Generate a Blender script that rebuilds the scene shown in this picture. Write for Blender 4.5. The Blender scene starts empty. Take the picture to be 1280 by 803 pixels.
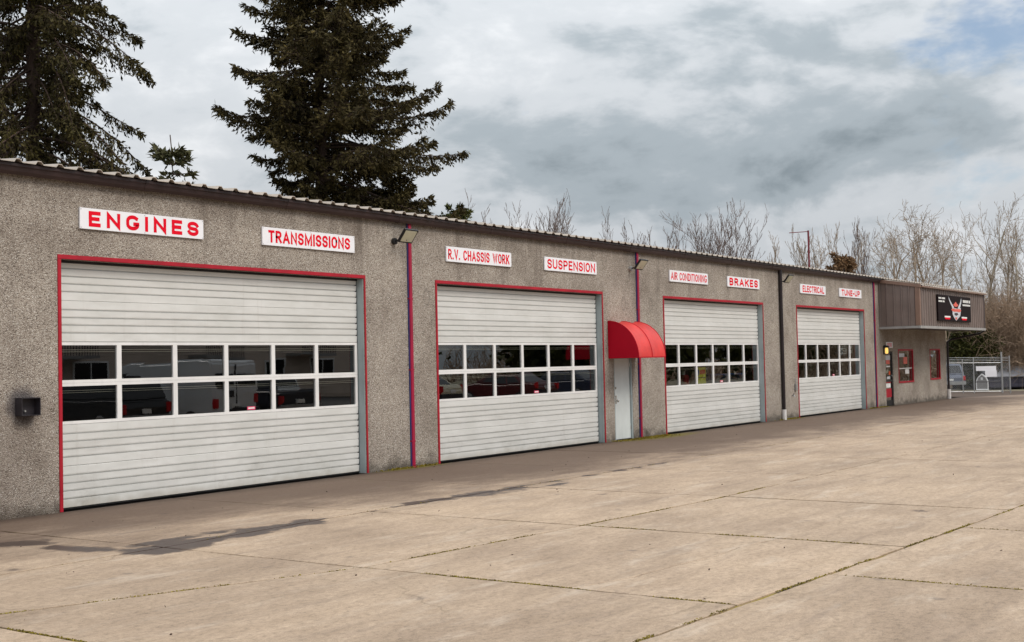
import bpy, bmesh, math, random
import numpy as np
from mathutils import Vector, Matrix

scene = bpy.context.scene
COL = scene.collection
RND = random.Random(5)

# ------------------------------------------------------------------ camera
YAW, PITCH, ROLL = 0.605, 0.034, -0.022
cam_data = bpy.data.cameras.new('camera')
cam_data.sensor_width = 36.0
cam_data.lens = 36.0 * 1550.0 / 1280.0
cam_data.clip_start = 0.1
cam_data.clip_end = 2000.0
camera = bpy.data.objects.new('camera', cam_data)
COL.objects.link(camera)
fw = Vector((math.cos(YAW) * math.cos(PITCH), math.sin(YAW) * math.cos(PITCH), math.sin(PITCH)))
rt = fw.cross(Vector((0, 0, 1))).normalized()
up = rt.cross(fw)
c_, s_ = math.cos(ROLL), math.sin(ROLL)
r2 = c_ * rt + s_ * up
u2 = -s_ * rt + c_ * up
camera.matrix_world = Matrix(((r2.x, u2.x, -fw.x, 0.0), (r2.y, u2.y, -fw.y, -15.56), (r2.z, u2.z, -fw.z, 2.0), (0, 0, 0, 1)))
scene.camera = camera
scene.render.resolution_x, scene.render.resolution_y = 1024, 642

# ------------------------------------------------------------------ colour management
scene.render.engine = 'CYCLES'
scene.view_settings.view_transform = 'Standard'
scene.view_settings.look = 'None'
scene.view_settings.exposure = 0.45
scene.view_settings.gamma = 1.0
scene.view_settings.use_curve_mapping = False

# ------------------------------------------------------------------ node helper
class N:
    def __init__(self, tree):
        self.t = tree; self.n = tree.nodes; self.l = tree.links
    def put(self, sock, v):
        if hasattr(v, 'is_linked') or isinstance(v, bpy.types.NodeSocket):
            self.l.new(v, sock)
        elif v is not None:
            if hasattr(sock.default_value, '__len__') and not hasattr(v, '__len__'):
                v = [v] * len(sock.default_value)
            if hasattr(v, '__len__') and len(v) == 3 and len(sock.default_value) == 4:
                v = (*v, 1)
            sock.default_value = v
    def math(self, op, a, b=None, c=None, clamp=False):
        n = self.n.new('ShaderNodeMath'); n.operation = op; n.use_clamp = clamp
        for i, v in enumerate((a, b, c)):
            if v is not None: self.put(n.inputs[i], v)
        return n.outputs[0]
    def vmath(self, op, a, b=None, out=0):
        n = self.n.new('ShaderNodeVectorMath'); n.operation = op
        self.put(n.inputs[0], a)
        if b is not None: self.put(n.inputs[1], b)
        return n.outputs['Value' if op in ('LENGTH', 'DOT_PRODUCT', 'DISTANCE') else 0]
    def noise(self, vec, scale, detail=4, rough=0.55, dist=0.0):
        n = self.n.new('ShaderNodeTexNoise')
        self.put(n.inputs['Vector'], vec)
        n.inputs['Scale'].default_value = scale; n.inputs['Detail'].default_value = detail
        n.inputs['Roughness'].default_value = rough; n.inputs['Distortion'].default_value = dist
        return n.outputs['Fac']
    def voronoi(self, vec, scale, feature='F1', out='Distance'):
        n = self.n.new('ShaderNodeTexVoronoi'); n.feature = feature
        self.put(n.inputs['Vector'], vec); n.inputs['Scale'].default_value = scale
        return n.outputs[out]
    def ramp(self, fac, stops, interp='LINEAR'):
        n = self.n.new('ShaderNodeValToRGB'); n.color_ramp.interpolation = interp
        els = n.color_ramp.elements
        while len(els) < len(stops): els.new(0.5)
        for e, (p, c) in zip(els, stops):
            e.position = p
            e.color = (*c, 1) if hasattr(c, '__len__') else (c, c, c, 1)
        self.put(n.inputs[0], fac)
        return n.outputs[0]
    def maprange(self, v, a, b, c=0.0, d=1.0, smooth=True):
        n = self.n.new('ShaderNodeMapRange')
        if smooth: n.interpolation_type = 'SMOOTHSTEP'
        for i, x in enumerate((v, a, b, c, d)): self.put(n.inputs[i], x)
        return n.outputs[0]
    def mix(self, fac, a, b, mode='MIX'):
        n = self.n.new('ShaderNodeMix'); n.data_type = 'RGBA'; n.blend_type = mode; n.clamp_factor = True
        self.put(n.inputs[0], fac); self.put(n.inputs[6], a); self.put(n.inputs[7], b)
        return n.outputs[2]
    def scale(self, vec, s):
        return self.vmath('MULTIPLY', vec, s)
    def sep(self, vec):
        n = self.n.new('ShaderNodeSeparateXYZ'); self.put(n.inputs[0], vec); return n.outputs
    def comb(self, x, y, z):
        n = self.n.new('ShaderNodeCombineXYZ')
        for i, v in enumerate((x, y, z)): self.put(n.inputs[i], v)
        return n.outputs[0]
    def bump(self, h, strength, dist, normal=None):
        n = self.n.new('ShaderNodeBump'); n.inputs['Strength'].default_value = strength
        n.inputs['Distance'].default_value = dist; self.put(n.inputs['Height'], h)
        if normal is not None: self.put(n.inputs['Normal'], normal)
        return n.outputs[0]
    def pos(self):
        return self.n.new('ShaderNodeNewGeometry').outputs['Position']

# ------------------------------------------------------------------ sky: broken overcast
SUN_DIR = Vector((0.10, -0.66, 0.74)).normalized()      # towards the sun, veiled, high behind the camera
world = bpy.data.worlds.new('World'); scene.world = world; world.use_nodes = True
wt = world.node_tree; wt.nodes.clear(); k = N(wt)
sky = wt.nodes.new('ShaderNodeTexSky'); sky.sky_type = 'NISHITA'; sky.sun_disc = False
sky.sun_elevation = math.asin(SUN_DIR.z); sky.sun_rotation = math.atan2(SUN_DIR.x, SUN_DIR.y)
sky.air_density = 1.0; sky.dust_density = 1.5
D = wt.nodes.new('ShaderNodeTexCoord').outputs['Generated']
fh = (math.cos(YAW), math.sin(YAW), 0.0); rh = (math.sin(YAW), -math.cos(YAW), 0.0)
e = k.vmath('DOT_PRODUCT', D, fh); s = k.vmath('DOT_PRODUCT', D, rh); z = k.sep(D)[2]
za = k.math('ABSOLUTE', z)
vec = k.comb(e, s, k.math('MULTIPLY', za, 2.1))
warp = k.noise(k.vmath('ADD', vec, (3.1, 1.7, 0.4)), 3.0, 3, 0.5)
vw = k.vmath('ADD', vec, k.vmath('MULTIPLY', k.comb(warp, warp, warp), (0.18, 0.18, 0.10)))
n1 = k.noise(k.vmath('ADD', vw, (7.3, 2.2, 5.1)), 3.2, 7, 0.52)
n2 = k.noise(k.vmath('ADD', vw, (1.3, 8.2, 0.6)), 8.0, 8, 0.58)
n4 = k.noise(k.vmath('ADD', vw, (5.3, 3.2, 1.6)), 19.0, 6, 0.55)
val = k.math('ADD', k.math('ADD', k.math('MULTIPLY', n1, 0.38), k.math('MULTIPLY', n2, 0.42)), k.math('MULTIPLY', n4, 0.20))
def blob(cs, cz, rs, rz):
    a = k.math('DIVIDE', k.math('SUBTRACT', s, cs), rs); b = k.math('DIVIDE', k.math('SUBTRACT', z, cz), rz)
    d = k.math('ADD', k.math('MULTIPLY', a, a), k.math('MULTIPLY', b, b))
    g = k.math('POWER', 2.718, k.math('MULTIPLY', d, -1.0))
    return k.math('MULTIPLY', g, k.maprange(e, 0.2, 0.5))
dark = blob(0.13, 0.15, 0.17, 0.05)
dark2 = blob(0.20, 0.215, 0.09, 0.05)
lite = blob(0.36, 0.10, 0.15, 0.035)
lite2 = blob(-0.30, 0.16, 0.22, 0.12)
val = k.math('ADD', k.math('MULTIPLY', k.math('SUBTRACT', val, 0.5), 2.2), 0.61)
val = k.math('SUBTRACT', val, k.math('MULTIPLY', dark, 0.25))
val = k.math('SUBTRACT', val, k.math('MULTIPLY', dark2, 0.08))
val = k.math('ADD', val, k.math('MULTIPLY', lite, 0.22))
val = k.math('ADD', val, k.math('MULTIPLY', lite2, 0.10))
cloud = k.ramp(val, [(0.12, (0.185, 0.22, 0.245)), (0.38, (0.30, 0.34, 0.37)), (0.62, (0.47, 0.495, 0.52)), (0.95, (0.66, 0.67, 0.685))], 'EASE')
grad = k.math('DIVIDE', k.math('ADD', 1.0, k.math('MULTIPLY', za, 2.0)), 1.3)   # standard overcast: zenith three times the horizon
cloud = k.vmath('MULTIPLY', cloud, k.comb(grad, grad, grad))
n3 = k.noise(k.vmath('ADD', vw, (4.4, 0.9, 2.2)), 5.0, 6, 0.6)
gap = k.math('ADD', n3, k.math('MULTIPLY', blob(0.375, 0.235, 0.085, 0.05), 0.27))
gapm = k.maprange(gap, 0.66, 0.80, 0.0, 0.85)
skyc = k.vmath('MULTIPLY', sky.outputs[0], (0.10, 0.10, 0.10))
total = k.mix(gapm, cloud, skyc)
bg = wt.nodes.new('ShaderNodeBackground'); bg.inputs['Strength'].default_value = 1.0
wt.links.new(total, bg.inputs['Color'])
wo = wt.nodes.new('ShaderNodeOutputWorld'); wt.links.new(bg.outputs[0], wo.inputs[0])

# ------------------------------------------------------------------ sun behind thin cloud
sun_data = bpy.data.lights.new('sun', 'SUN'); sun_data.energy = 1.5; sun_data.angle = math.radians(22)
sun_data.color = (1.0, 0.93, 0.84)
sun = bpy.data.objects.new('sun', sun_data); COL.objects.link(sun)
sun.rotation_euler = SUN_DIR.to_track_quat('Z', 'Y').to_euler()

# ------------------------------------------------------------------ mesh helpers
class MB:
    def __init__(self): self.v = []; self.f = []
    def face(self, pts):
        i = len(self.v); self.v += [tuple(p) for p in pts]; self.f.append(tuple(range(i, i + len(pts)))); return self
    def box(self, x0, x1, y0, y1, z0, z1):
        i = len(self.v)
        self.v += [(x0, y0, z0), (x1, y0, z0), (x1, y1, z0), (x0, y1, z0), (x0, y0, z1), (x1, y0, z1), (x1, y1, z1), (x0, y1, z1)]
        self.f += [tuple(i + q for q in f) for f in ((0, 3, 2, 1), (4, 5, 6, 7), (0, 1, 5, 4), (1, 2, 6, 5), (2, 3, 7, 6), (3, 0, 4, 7))]
        return self
    def prism(self, poly, a, b, axis):
        """extrude a 2-D polygon from a to b along an axis (0: poly is y,z; 1: x,z; 2: x,y)"""
        def P(q, t):
            return [(t, q[0], q[1]), (q[0], t, q[1]), (q[0], q[1], t)][axis]
        i = len(self.v); n = len(poly)
        self.v += [P(q, a) for q in poly] + [P(q, b) for q in poly]
        self.f.append(tuple(range(i, i + n))); self.f.append(tuple(range(i + 2 * n - 1, i + n - 1, -1)))
        for j in range(n):
            m = (j + 1) % n
            self.f.append((i + j, i + n + j, i + n + m, i + m))
        return self
    def tube(self, pts, r, n=8, cap=True):
        pts = [Vector(p) for p in pts]; i0 = len(self.v)
        for j, p in enumerate(pts):
            d = (pts[min(j + 1, len(pts) - 1)] - pts[max(j - 1, 0)]).normalized()
            a = d.cross(Vector((0, 0, 1)))
            if a.length < 1e-3: a = Vector((1, 0, 0))
            a.normalize(); b = d.cross(a)
            rr = float(r[j]) if hasattr(r, '__len__') else float(r)
            for q in range(n):
                t = 2 * math.pi * q / n
                self.v.append(tuple(p + rr * (math.cos(t) * a + math.sin(t) * b)))
        for j in range(len(pts) - 1):
            for q in range(n):
                w = (q + 1) % n
                self.f.append((i0 + j * n + q, i0 + j * n + w, i0 + (j + 1) * n + w, i0 + (j + 1) * n + q))
        if cap:
            self.f.append(tuple(range(i0, i0 + n))[::-1]); e_ = i0 + (len(pts) - 1) * n
            self.f.append(tuple(range(e_, e_ + n)))
        return self
    def build(self, name, m, parent=None, bevel=0.0, smooth=False, seg=2, recalc=True):
        me = bpy.data.meshes.new(name); me.from_pydata(self.v, [], self.f)
        bm = bmesh.new(); bm.from_mesh(me)
        if recalc: bmesh.ops.recalc_face_normals(bm, faces=bm.faces)
        if bevel:
            es = [e_ for e_ in bm.edges if len(e_.link_faces) == 2 and e_.calc_face_angle(0) > 0.5]
            bmesh.ops.bevel(bm, geom=es, offset=bevel, segments=seg, affect='EDGES', clamp_overlap=True)
        bm.to_mesh(me); bm.free()
        if smooth:
            for p in me.polygons: p.use_smooth = True
        return link(name, me, m, parent)

def link(name, me, m, parent=None):
    if m is not None:
        me.materials.clear(); me.materials.append(m)
    o = bpy.data.objects.new(name, me); COL.objects.link(o)
    if parent is not None: o.parent = parent
    return o
def mesh_np(name, V, F, smooth=False):
    me = bpy.data.meshes.new(name)
    V = np.asarray(V, np.float32); F = np.asarray(F, np.int32); kf = F.shape[1]
    me.vertices.add(len(V)); me.vertices.foreach_set('co', V.ravel())
    me.loops.add(F.size); me.loops.foreach_set('vertex_index', F.ravel())
    me.polygons.add(len(F)); me.polygons.foreach_set('loop_start', np.arange(0, F.size, kf, dtype=np.int32))
    me.polygons.foreach_set('loop_total', np.full(len(F), kf, np.int32))
    if smooth: me.polygons.foreach_set('use_smooth', np.ones(len(F), bool))
    me.update(calc_edges=True)
    return me
def tag(o, label, cat, group=None, kind=None):
    if label: o['label'] = label
    if cat: o['category'] = cat
    if group: o['group'] = group
    if kind: o['kind'] = kind
    return o
def empty(name, loc=(0, 0, 0), rz=0.0, parent=None):
    o = bpy.data.objects.new(name, None); COL.objects.link(o); o.location = loc; o.rotation_euler = (0, 0, rz)
    o.empty_display_size = 0.2
    if parent is not None: o.parent = parent
    return o

# ------------------------------------------------------------------ materials
def base(name):
    m = bpy.data.materials.new(name); m.use_nodes = True
    nt = m.node_tree; nt.nodes.clear(); kk = N(nt)
    b = nt.nodes.new('ShaderNodeBsdfPrincipled'); o = nt.nodes.new('ShaderNodeOutputMaterial')
    nt.links.new(b.outputs[0], o.inputs[0])
    return m, kk, b
def simple(name, col, rough=0.6, var=0.12, scale=3.0, bump=0.0, bscale=60.0, metal=0.0, spec=0.4, streak=0.0):
    m, kk, b = base(name); P = kk.pos()
    n = kk.noise(P, scale, 5, 0.6)
    dk = tuple(c * (1 - 2 * var) for c in col); lt = tuple(min(1, c * (1 + var)) for c in col)
    c = kk.ramp(n, [(0.25, dk), (0.75, lt)])
    if streak:
        st = kk.noise(kk.scale(P, (7.0, 7.0, 0.35)), 1.0, 5, 0.65)
        c = kk.mix(kk.maprange(st, 0.52, 0.78, 0, streak), c, tuple(x * 0.45 for x in col))
    kk.put(b.inputs['Base Color'], c); b.inputs['Roughness'].default_value = rough
    kk.put(b.inputs['Roughness'], kk.math('ADD', rough - 0.06, kk.math('MULTIPLY', n, 0.12)))
    b.inputs['Metallic'].default_value = metal; b.inputs['Specular IOR Level'].default_value = spec
    if bump: kk.put(b.inputs['Normal'], kk.bump(kk.noise(P, bscale, 3), bump, 0.01))
    return m

def mat_aggregate():
    m, kk, b = base('exposed_aggregate'); P = kk.pos(); xyz = kk.sep(P)
    cell = kk.voronoi(P, 68.0, 'F1', 'Color'); cd = kk.voronoi(P, 68.0, 'F1', 'Distance')
    rv = kk.sep(cell)[0]; rv2 = kk.sep(cell)[1]
    peb = kk.ramp(rv, [(0.0, (0.05, 0.038, 0.032)), (0.14, (0.15, 0.12, 0.10)), (0.34, (0.375, 0.328, 0.283)), (0.70, (0.495, 0.443, 0.391)), (0.90, (0.62, 0.575, 0.52)), (1.0, (0.82, 0.80, 0.76))])
    fine = kk.noise(P, 95.0, 2, 0.7)
    c = kk.mix(kk.maprange(cd, 0.30, 0.62, 0, 0.75), peb, (0.36, 0.315, 0.27))
    c = kk.mix(0.7, c, kk.ramp(fine, [(0.30, 0.42), (0.66, 1.3)]), 'MULTIPLY')
    big = kk.noise(P, 0.9, 5, 0.6)
    c = kk.mix(1.0, c, kk.ramp(big, [(0.28, (0.66, 0.62, 0.59)), (0.50, (0.97, 0.95, 0.93)), (0.70, (1.18, 1.16, 1.13))]), 'MULTIPLY')
    st = kk.noise(kk.scale(P, (2.6, 2.6, 0.16)), 1.0, 6, 0.62)
    top = kk.maprange(xyz[2], 2.2, 5.0, 0.15, 1.0)
    c = kk.mix(kk.math('MULTIPLY', kk.maprange(st, 0.52, 0.76, 0, 0.60), top), c, (0.10, 0.075, 0.06))
    # splash dirt at the foot of the wall, and the dark stain where the yard's corner stays damp
    dn = kk.noise(P, 3.2, 5, 0.65)
    foot = kk.math('ADD', xyz[2], kk.math('MULTIPLY', kk.math('SUBTRACT', dn, 0.5), 0.9))
    c = kk.mix(kk.maprange(foot, -0.05, 0.30, 0.72, 0.0), c, (0.035, 0.028, 0.02))
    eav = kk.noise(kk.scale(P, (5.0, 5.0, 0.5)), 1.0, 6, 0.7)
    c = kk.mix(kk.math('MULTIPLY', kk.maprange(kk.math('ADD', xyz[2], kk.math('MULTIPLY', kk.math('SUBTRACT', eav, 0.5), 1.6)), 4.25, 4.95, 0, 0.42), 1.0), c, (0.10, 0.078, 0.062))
    left = kk.math('MULTIPLY', kk.maprange(kk.math('ADD', xyz[0], kk.math('MULTIPLY', dn, 1.2)), 10.2, 11.9, 1, 0), kk.maprange(foot, 0.2, 3.2, 1, 0))
    c = kk.mix(kk.math('MULTIPLY', left, 0.5), c, (0.10, 0.07, 0.055))
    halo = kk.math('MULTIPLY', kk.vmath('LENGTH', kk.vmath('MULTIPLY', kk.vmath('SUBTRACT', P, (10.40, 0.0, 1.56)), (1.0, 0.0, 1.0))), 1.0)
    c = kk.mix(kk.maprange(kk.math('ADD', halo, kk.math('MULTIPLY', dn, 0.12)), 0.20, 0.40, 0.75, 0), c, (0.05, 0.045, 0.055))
    # cast patches left over lifting inserts
    for (ix, iz) in ((19.5, 3.35), (27.5, 3.45), (28.95, 3.45), (37.0, 3.30), (35.2, 3.4)):
        dd = kk.vmath('LENGTH', kk.vmath('MULTIPLY', kk.vmath('SUBTRACT', P, (ix, 0.0, iz)), (1.0, 0.0, 0.62)))
        ring = kk.math('MULTIPLY', kk.maprange(dd, 0.06, 0.085), kk.maprange(dd, 0.095, 0.14, 1, 0))
        c = kk.mix(kk.math('MULTIPLY', ring, 0.32), c, (0.09, 0.08, 0.07))
    kk.put(b.inputs['Base Color'], c)
    b.inputs['Roughness'].default_value = 0.9; b.inputs['Specular IOR Level'].default_value = 0.25
    h = kk.math('SUBTRACT', 1.0, cd)
    kk.put(b.inputs['Normal'], kk.bump(h, 1.0, 0.012))
    return m

def seg_mask(kk, P2, a, b_, w0, w1, nz):
    ax, ay = a; bx, by = b_; L2 = (bx - ax) ** 2 + (by - ay) ** 2
    ap = kk.vmath('SUBTRACT', P2, (ax, ay, 0))
    t = kk.math('DIVIDE', kk.vmath('DOT_PRODUCT', ap, (bx - ax, by - ay, 0)), L2, clamp=True)
    cl = kk.vmath('MULTIPLY', kk.comb(t, t, t), (bx - ax, by - ay, 0))
    d = kk.vmath('DISTANCE', ap, cl)
    d = kk.math('ADD', d, kk.math('MULTIPLY', kk.math('SUBTRACT', nz, 0.5), 0.9))
    return kk.maprange(d, w0 - 0.02, w1 + 0.02, 1, 0)

def mat_concrete(name, apron):
    m, kk, b = base(name); P = kk.pos(); xyz = kk.sep(P); P2 = kk.comb(xyz[0], xyz[1], 0.0)
    oi = kk.n.new('ShaderNodeObjectInfo').outputs['Random']
    big = kk.noise(kk.scale(P2, (0.55, 1.0, 1)), 0.75, 6, 0.6)
    mid = kk.noise(kk.scale(P2, (0.6, 1.2, 1)), 2.6, 9, 0.74, 0.3)
    fine = kk.noise(kk.scale(P2, (0.8, 1.0, 1)), 17.0, 8, 0.82)
    grit = kk.noise(P2, 85.0, 3, 0.7)
    c = kk.ramp(mid, [(0.24, (0.27, 0.200, 0.142)), (0.40, (0.385, 0.297, 0.214)), (0.58, (0.445, 0.347, 0.255)), (0.78, (0.53, 0.425, 0.322))])
    c = kk.mix(0.8, c, kk.ramp(big, [(0.30, (0.68, 0.65, 0.64)), (0.55, (1.0, 0.98, 0.97)), (0.75, (1.09, 1.07, 1.05))]), 'MULTIPLY')
    c = kk.mix(0.85, c, kk.ramp(fine, [(0.30, 0.40), (0.50, 0.98), (0.72, 1.26)]), 'MULTIPLY')
    c = kk.mix(0.7, c, kk.ramp(grit, [(0.28, 0.55), (0.62, 1.15)]), 'MULTIPLY')
    tone = kk.math('ADD', 0.91, kk.math('MULTIPLY', oi, 0.15))
    c = kk.vmath('MULTIPLY', c, kk.comb(tone, kk.math('MULTIPLY', tone, 0.98), kk.math('MULTIPLY', tone, 0.965)))
    # faint dark tyre and drip marks
    sp = kk.voronoi(kk.vmath('ADD', P2, kk.scale(kk.comb(mid, fine, 0.0), (0.3, 0.2, 0))), 1.1, 'F1', 'Distance')
    c = kk.mix(kk.maprange(sp, 0.02, 0.10, 0.55, 0.0), c, (0.12, 0.095, 0.08))
    ty = kk.noise(kk.scale(P2, (0.25, 2.6, 1)), 1.6, 5, 0.7)
    c = kk.mix(kk.maprange(ty, 0.50, 0.74, 0.0, 0.46), c, (0.185, 0.138, 0.105))
    lt_ = kk.noise(kk.scale(P2, (0.5, 1.7, 1)), 1.1, 8, 0.72)
    c = kk.mix(kk.maprange(lt_, 0.52, 0.72, 0.0, 0.45), c, (0.56, 0.475, 0.39))
    wet = None
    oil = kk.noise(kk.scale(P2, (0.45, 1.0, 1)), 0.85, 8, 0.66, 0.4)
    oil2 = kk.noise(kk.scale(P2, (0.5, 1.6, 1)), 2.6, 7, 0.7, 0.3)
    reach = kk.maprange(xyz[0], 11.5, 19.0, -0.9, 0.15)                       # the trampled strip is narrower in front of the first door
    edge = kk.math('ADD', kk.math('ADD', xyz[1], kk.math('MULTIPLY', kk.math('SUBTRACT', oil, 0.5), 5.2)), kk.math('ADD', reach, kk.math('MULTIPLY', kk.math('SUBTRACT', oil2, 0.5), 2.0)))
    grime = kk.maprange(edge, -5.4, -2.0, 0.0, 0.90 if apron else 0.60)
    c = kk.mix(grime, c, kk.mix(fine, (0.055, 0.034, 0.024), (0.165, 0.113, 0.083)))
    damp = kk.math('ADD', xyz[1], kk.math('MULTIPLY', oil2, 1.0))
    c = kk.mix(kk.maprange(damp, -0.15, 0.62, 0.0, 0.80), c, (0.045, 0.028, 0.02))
    for (cx, cy, rx, ry) in ((28.8, -0.30, 2.3, 0.50), (18.9, -0.06, 1.3, 0.22), (38.3, -0.05, 1.3, 0.2), (47.2, -0.06, 1.2, 0.2)):
        d = kk.vmath('LENGTH', kk.vmath('MULTIPLY', kk.vmath('SUBTRACT', P2, (cx, cy, 0)), (1 / rx, 1 / ry, 0)))
        ms = kk.maprange(kk.math('ADD', d, kk.math('MULTIPLY', fine, 0.8)), 0.8, 1.5, 1, 0)
        c = kk.mix(kk.math('MULTIPLY', ms, 0.9), c, kk.ramp(grit, [(0.3, (0.07, 0.06, 0.010)), (0.7, (0.20, 0.16, 0.025))]))
    # drips, and hairline map cracking
    dr = kk.voronoi(kk.vmath('ADD', P2, kk.scale(kk.comb(oil2, mid, 0.0), (0.5, 0.5, 0))), 0.55, 'F1', 'Distance')
    c = kk.mix(kk.maprange(dr, 0.015, 0.075, 0.75, 0.0), c, (0.07, 0.05, 0.042))
    ck = kk.voronoi(kk.vmath('ADD', P2, kk.scale(kk.comb(kk.noise(P2, 1.3, 5, 0.6), kk.noise(kk.vmath('ADD', P2, (9, 4, 0)), 1.3, 5, 0.6), 0.0), (0.7, 0.7, 0))), 0.27, 'DISTANCE_TO_EDGE', 'Distance')
    cm = kk.math('MULTIPLY', kk.maprange(ck, 0.0015, 0.0045, 1.0, 0.0), kk.maprange(big, 0.47, 0.56))
    c = kk.mix(kk.math('MULTIPLY', cm, 0.35), c, (0.13, 0.10, 0.06))
    nz = kk.noise(kk.scale(P2, (1.0, 1.0, 1)), 1.9, 5, 0.6)
    pieces = [((8.72, -3.1), (9.05, -4.1), 0.10, 0.22), ((9.0, -4.2), (11.7, -4.15), 0.20, 0.30), ((9.2, -3.85), (10.5, -3.85), 0.10, 0.22), ((9.0, -4.5), (9.7, -4.42), 0.05, 0.16),
              ((8.1, -1.6), (8.9, -2.5), 0.12, 0.26), ((14.1, -4.05), (16.4, -4.28), 0.10, 0.22), ((15.2, -4.35), (17.4, -4.55), 0.0, 0.12), ((12.0, -4.10), (22.0, -4.22), 0.0, 0.05)]
    for (a, b_, w0, w1) in pieces:
        q = seg_mask(kk, P2, a, b_, w0, w1, nz)
        wet = q if wet is None else kk.math('MAXIMUM', wet, q)
    c = kk.mix(kk.math('MULTIPLY', wet, 0.95), c, (0.048, 0.031, 0.026))
    kk.put(b.inputs['Base Color'], c)
    rough = kk.math('SUBTRACT', 0.86, kk.math('MULTIPLY', wet, 0.46))
    kk.put(b.inputs['Roughness'], rough); b.inputs['Specular IOR Level'].default_value = 0.3
    h = kk.math('ADD', kk.math('MULTIPLY', fine, 0.6), kk.math('MULTIPLY', grit, 0.4))
    kk.put(b.inputs['Normal'], kk.bump(h, 0.35, 0.006))
    return m

def mat_door():
    m, kk, b = base('painted_steel_door'); P = kk.pos(); xyz = kk.sep(P)
    n = kk.noise(P, 1.3, 5, 0.6)
    c = kk.ramp(n, [(0.3, (0.645, 0.645, 0.62)), (0.7, (0.72, 0.715, 0.695))])
    st = kk.noise(kk.scale(P, (6.0, 6.0, 0.3)), 1.0, 5, 0.7)
    c = kk.mix(kk.maprange(st, 0.54, 0.80, 0, 0.34), c, (0.42, 0.39, 0.34))
    sc = kk.noise(kk.scale(P, (1.0, 1.0, 1.4)), 1.6, 8, 0.75)
    low = kk.maprange(xyz[2], 0.0, 1.1, 1.0, 0.15)
    c = kk.mix(kk.math('MULTIPLY', kk.maprange(sc, 0.52, 0.74, 0, 0.42), low), c, (0.34, 0.32, 0.28))
    dn = kk.noise(P, 4.0, 4, 0.6)
    c = kk.mix(kk.maprange(kk.math('ADD', xyz[2], kk.math('MULTIPLY', dn, 0.2)), 0.08, 0.30, 0.45, 0), c, (0.33, 0.27, 0.19))
    kk.put(b.inputs['Base Color'], c); b.inputs['Roughness'].default_value = 0.42
    kk.put(b.inputs['Normal'], kk.bump(kk.noise(kk.scale(P, (1.0, 1.0, 2.2)), 1.3, 2), 0.5, 0.05))
    return m

def mat_glass():
    m = bpy.data.materials.new('window_glass'); m.use_nodes = True; nt = m.node_tree; nt.nodes.clear(); kk = N(nt)
    tr = nt.nodes.new('ShaderNodeBsdfTransparent'); tr.inputs[0].default_value = (0.82, 0.86, 0.84, 1)
    gl = nt.nodes.new('ShaderNodeBsdfGlossy'); gl.inputs['Color'].default_value = (1, 1, 1, 1); gl.inputs['Roughness'].default_value = 0.005
    kk.put(gl.inputs['Normal'], kk.bump(kk.noise(kk.pos(), 0.9, 1), 0.05, 0.02))
    fr = nt.nodes.new('ShaderNodeFresnel'); fr.inputs['IOR'].default_value = 1.55
    fac = kk.math('MULTIPLY', fr.outputs[0], 2.2, clamp=True)
    mx = nt.nodes.new('ShaderNodeMixShader'); nt.links.new(fac, mx.inputs[0])
    nt.links.new(tr.outputs[0], mx.inputs[1]); nt.links.new(gl.outputs[0], mx.inputs[2])
    o = nt.nodes.new('ShaderNodeOutputMaterial'); nt.links.new(mx.outputs[0], o.inputs[0])
    return m

def mat_leaf(name, dk, lt, tip, scale=0.7):
    m, kk, b = base(name); P = kk.pos()
    a = kk.noise(P, scale, 4, 0.6); f = kk.noise(P, 6.0, 3, 0.6)
    c = kk.ramp(a, [(0.32, dk), (0.66, lt)])
    c = kk.mix(kk.maprange(f, 0.52, 0.75, 0, 0.7), c, tip)
    kk.put(b.inputs['Base Color'], c); b.inputs['Roughness'].default_value = 0.75; b.inputs['Specular IOR Level'].default_value = 0.15
    return m
def mat_bark(name, a, b_, scale=4.0):
    m, kk, b = base(name); P = kk.pos()
    n = kk.noise(kk.scale(P, (3, 3, 0.6)), scale, 5, 0.65)
    kk.put(b.inputs['Base Color'], kk.ramp(n, [(0.3, a), (0.7, b_)])); b.inputs['Roughness'].default_value = 0.9
    b.inputs['Specular IOR Level'].default_value = 0.15
    kk.put(b.inputs['Normal'], kk.bump(n, 0.6, 0.03))
    return m
def mat_emit(name, col, st):
    m, kk, b = base(name); b.inputs['Base Color'].default_value = (*col, 1)
    b.inputs['Emission Color'].default_value = (*col, 1); b.inputs['Emission Strength'].default_value = st
    return m
def mat_filler():
    m, kk, b = base('joint_dirt_and_moss'); P = kk.pos()
    n = kk.noise(P, 1.1, 5, 0.65); f = kk.noise(P, 30, 3, 0.6)
    c = kk.ramp(n, [(0.34, (0.035, 0.024, 0.016)), (0.42, (0.10, 0.07, 0.026)), (0.50, (0.22, 0.165, 0.022)), (0.72, (0.32, 0.25, 0.028))])
    c = kk.mix(0.6, c, kk.ramp(f, [(0.3, 0.4), (0.7, 1.3)]), 'MULTIPLY')
    kk.put(b.inputs['Base Color'], c); b.inputs['Roughness'].default_value = 0.95
    return m
def mat_ground():
    m, kk, b = base('far_ground'); P = kk.pos()
    n = kk.noise(P, 0.25, 6, 0.65); f = kk.noise(P, 4.0, 5, 0.7)
    c = kk.ramp(n, [(0.35, (0.16, 0.13, 0.09)), (0.5, (0.22, 0.19, 0.13)), (0.65, (0.11, 0.12, 0.05))])
    c = kk.mix(0.7, c, kk.ramp(f, [(0.3, 0.55), (0.7, 1.25)]), 'MULTIPLY')
    kk.put(b.inputs['Base Color'], c); b.inputs['Roughness'].default_value = 0.95
    return m
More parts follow.
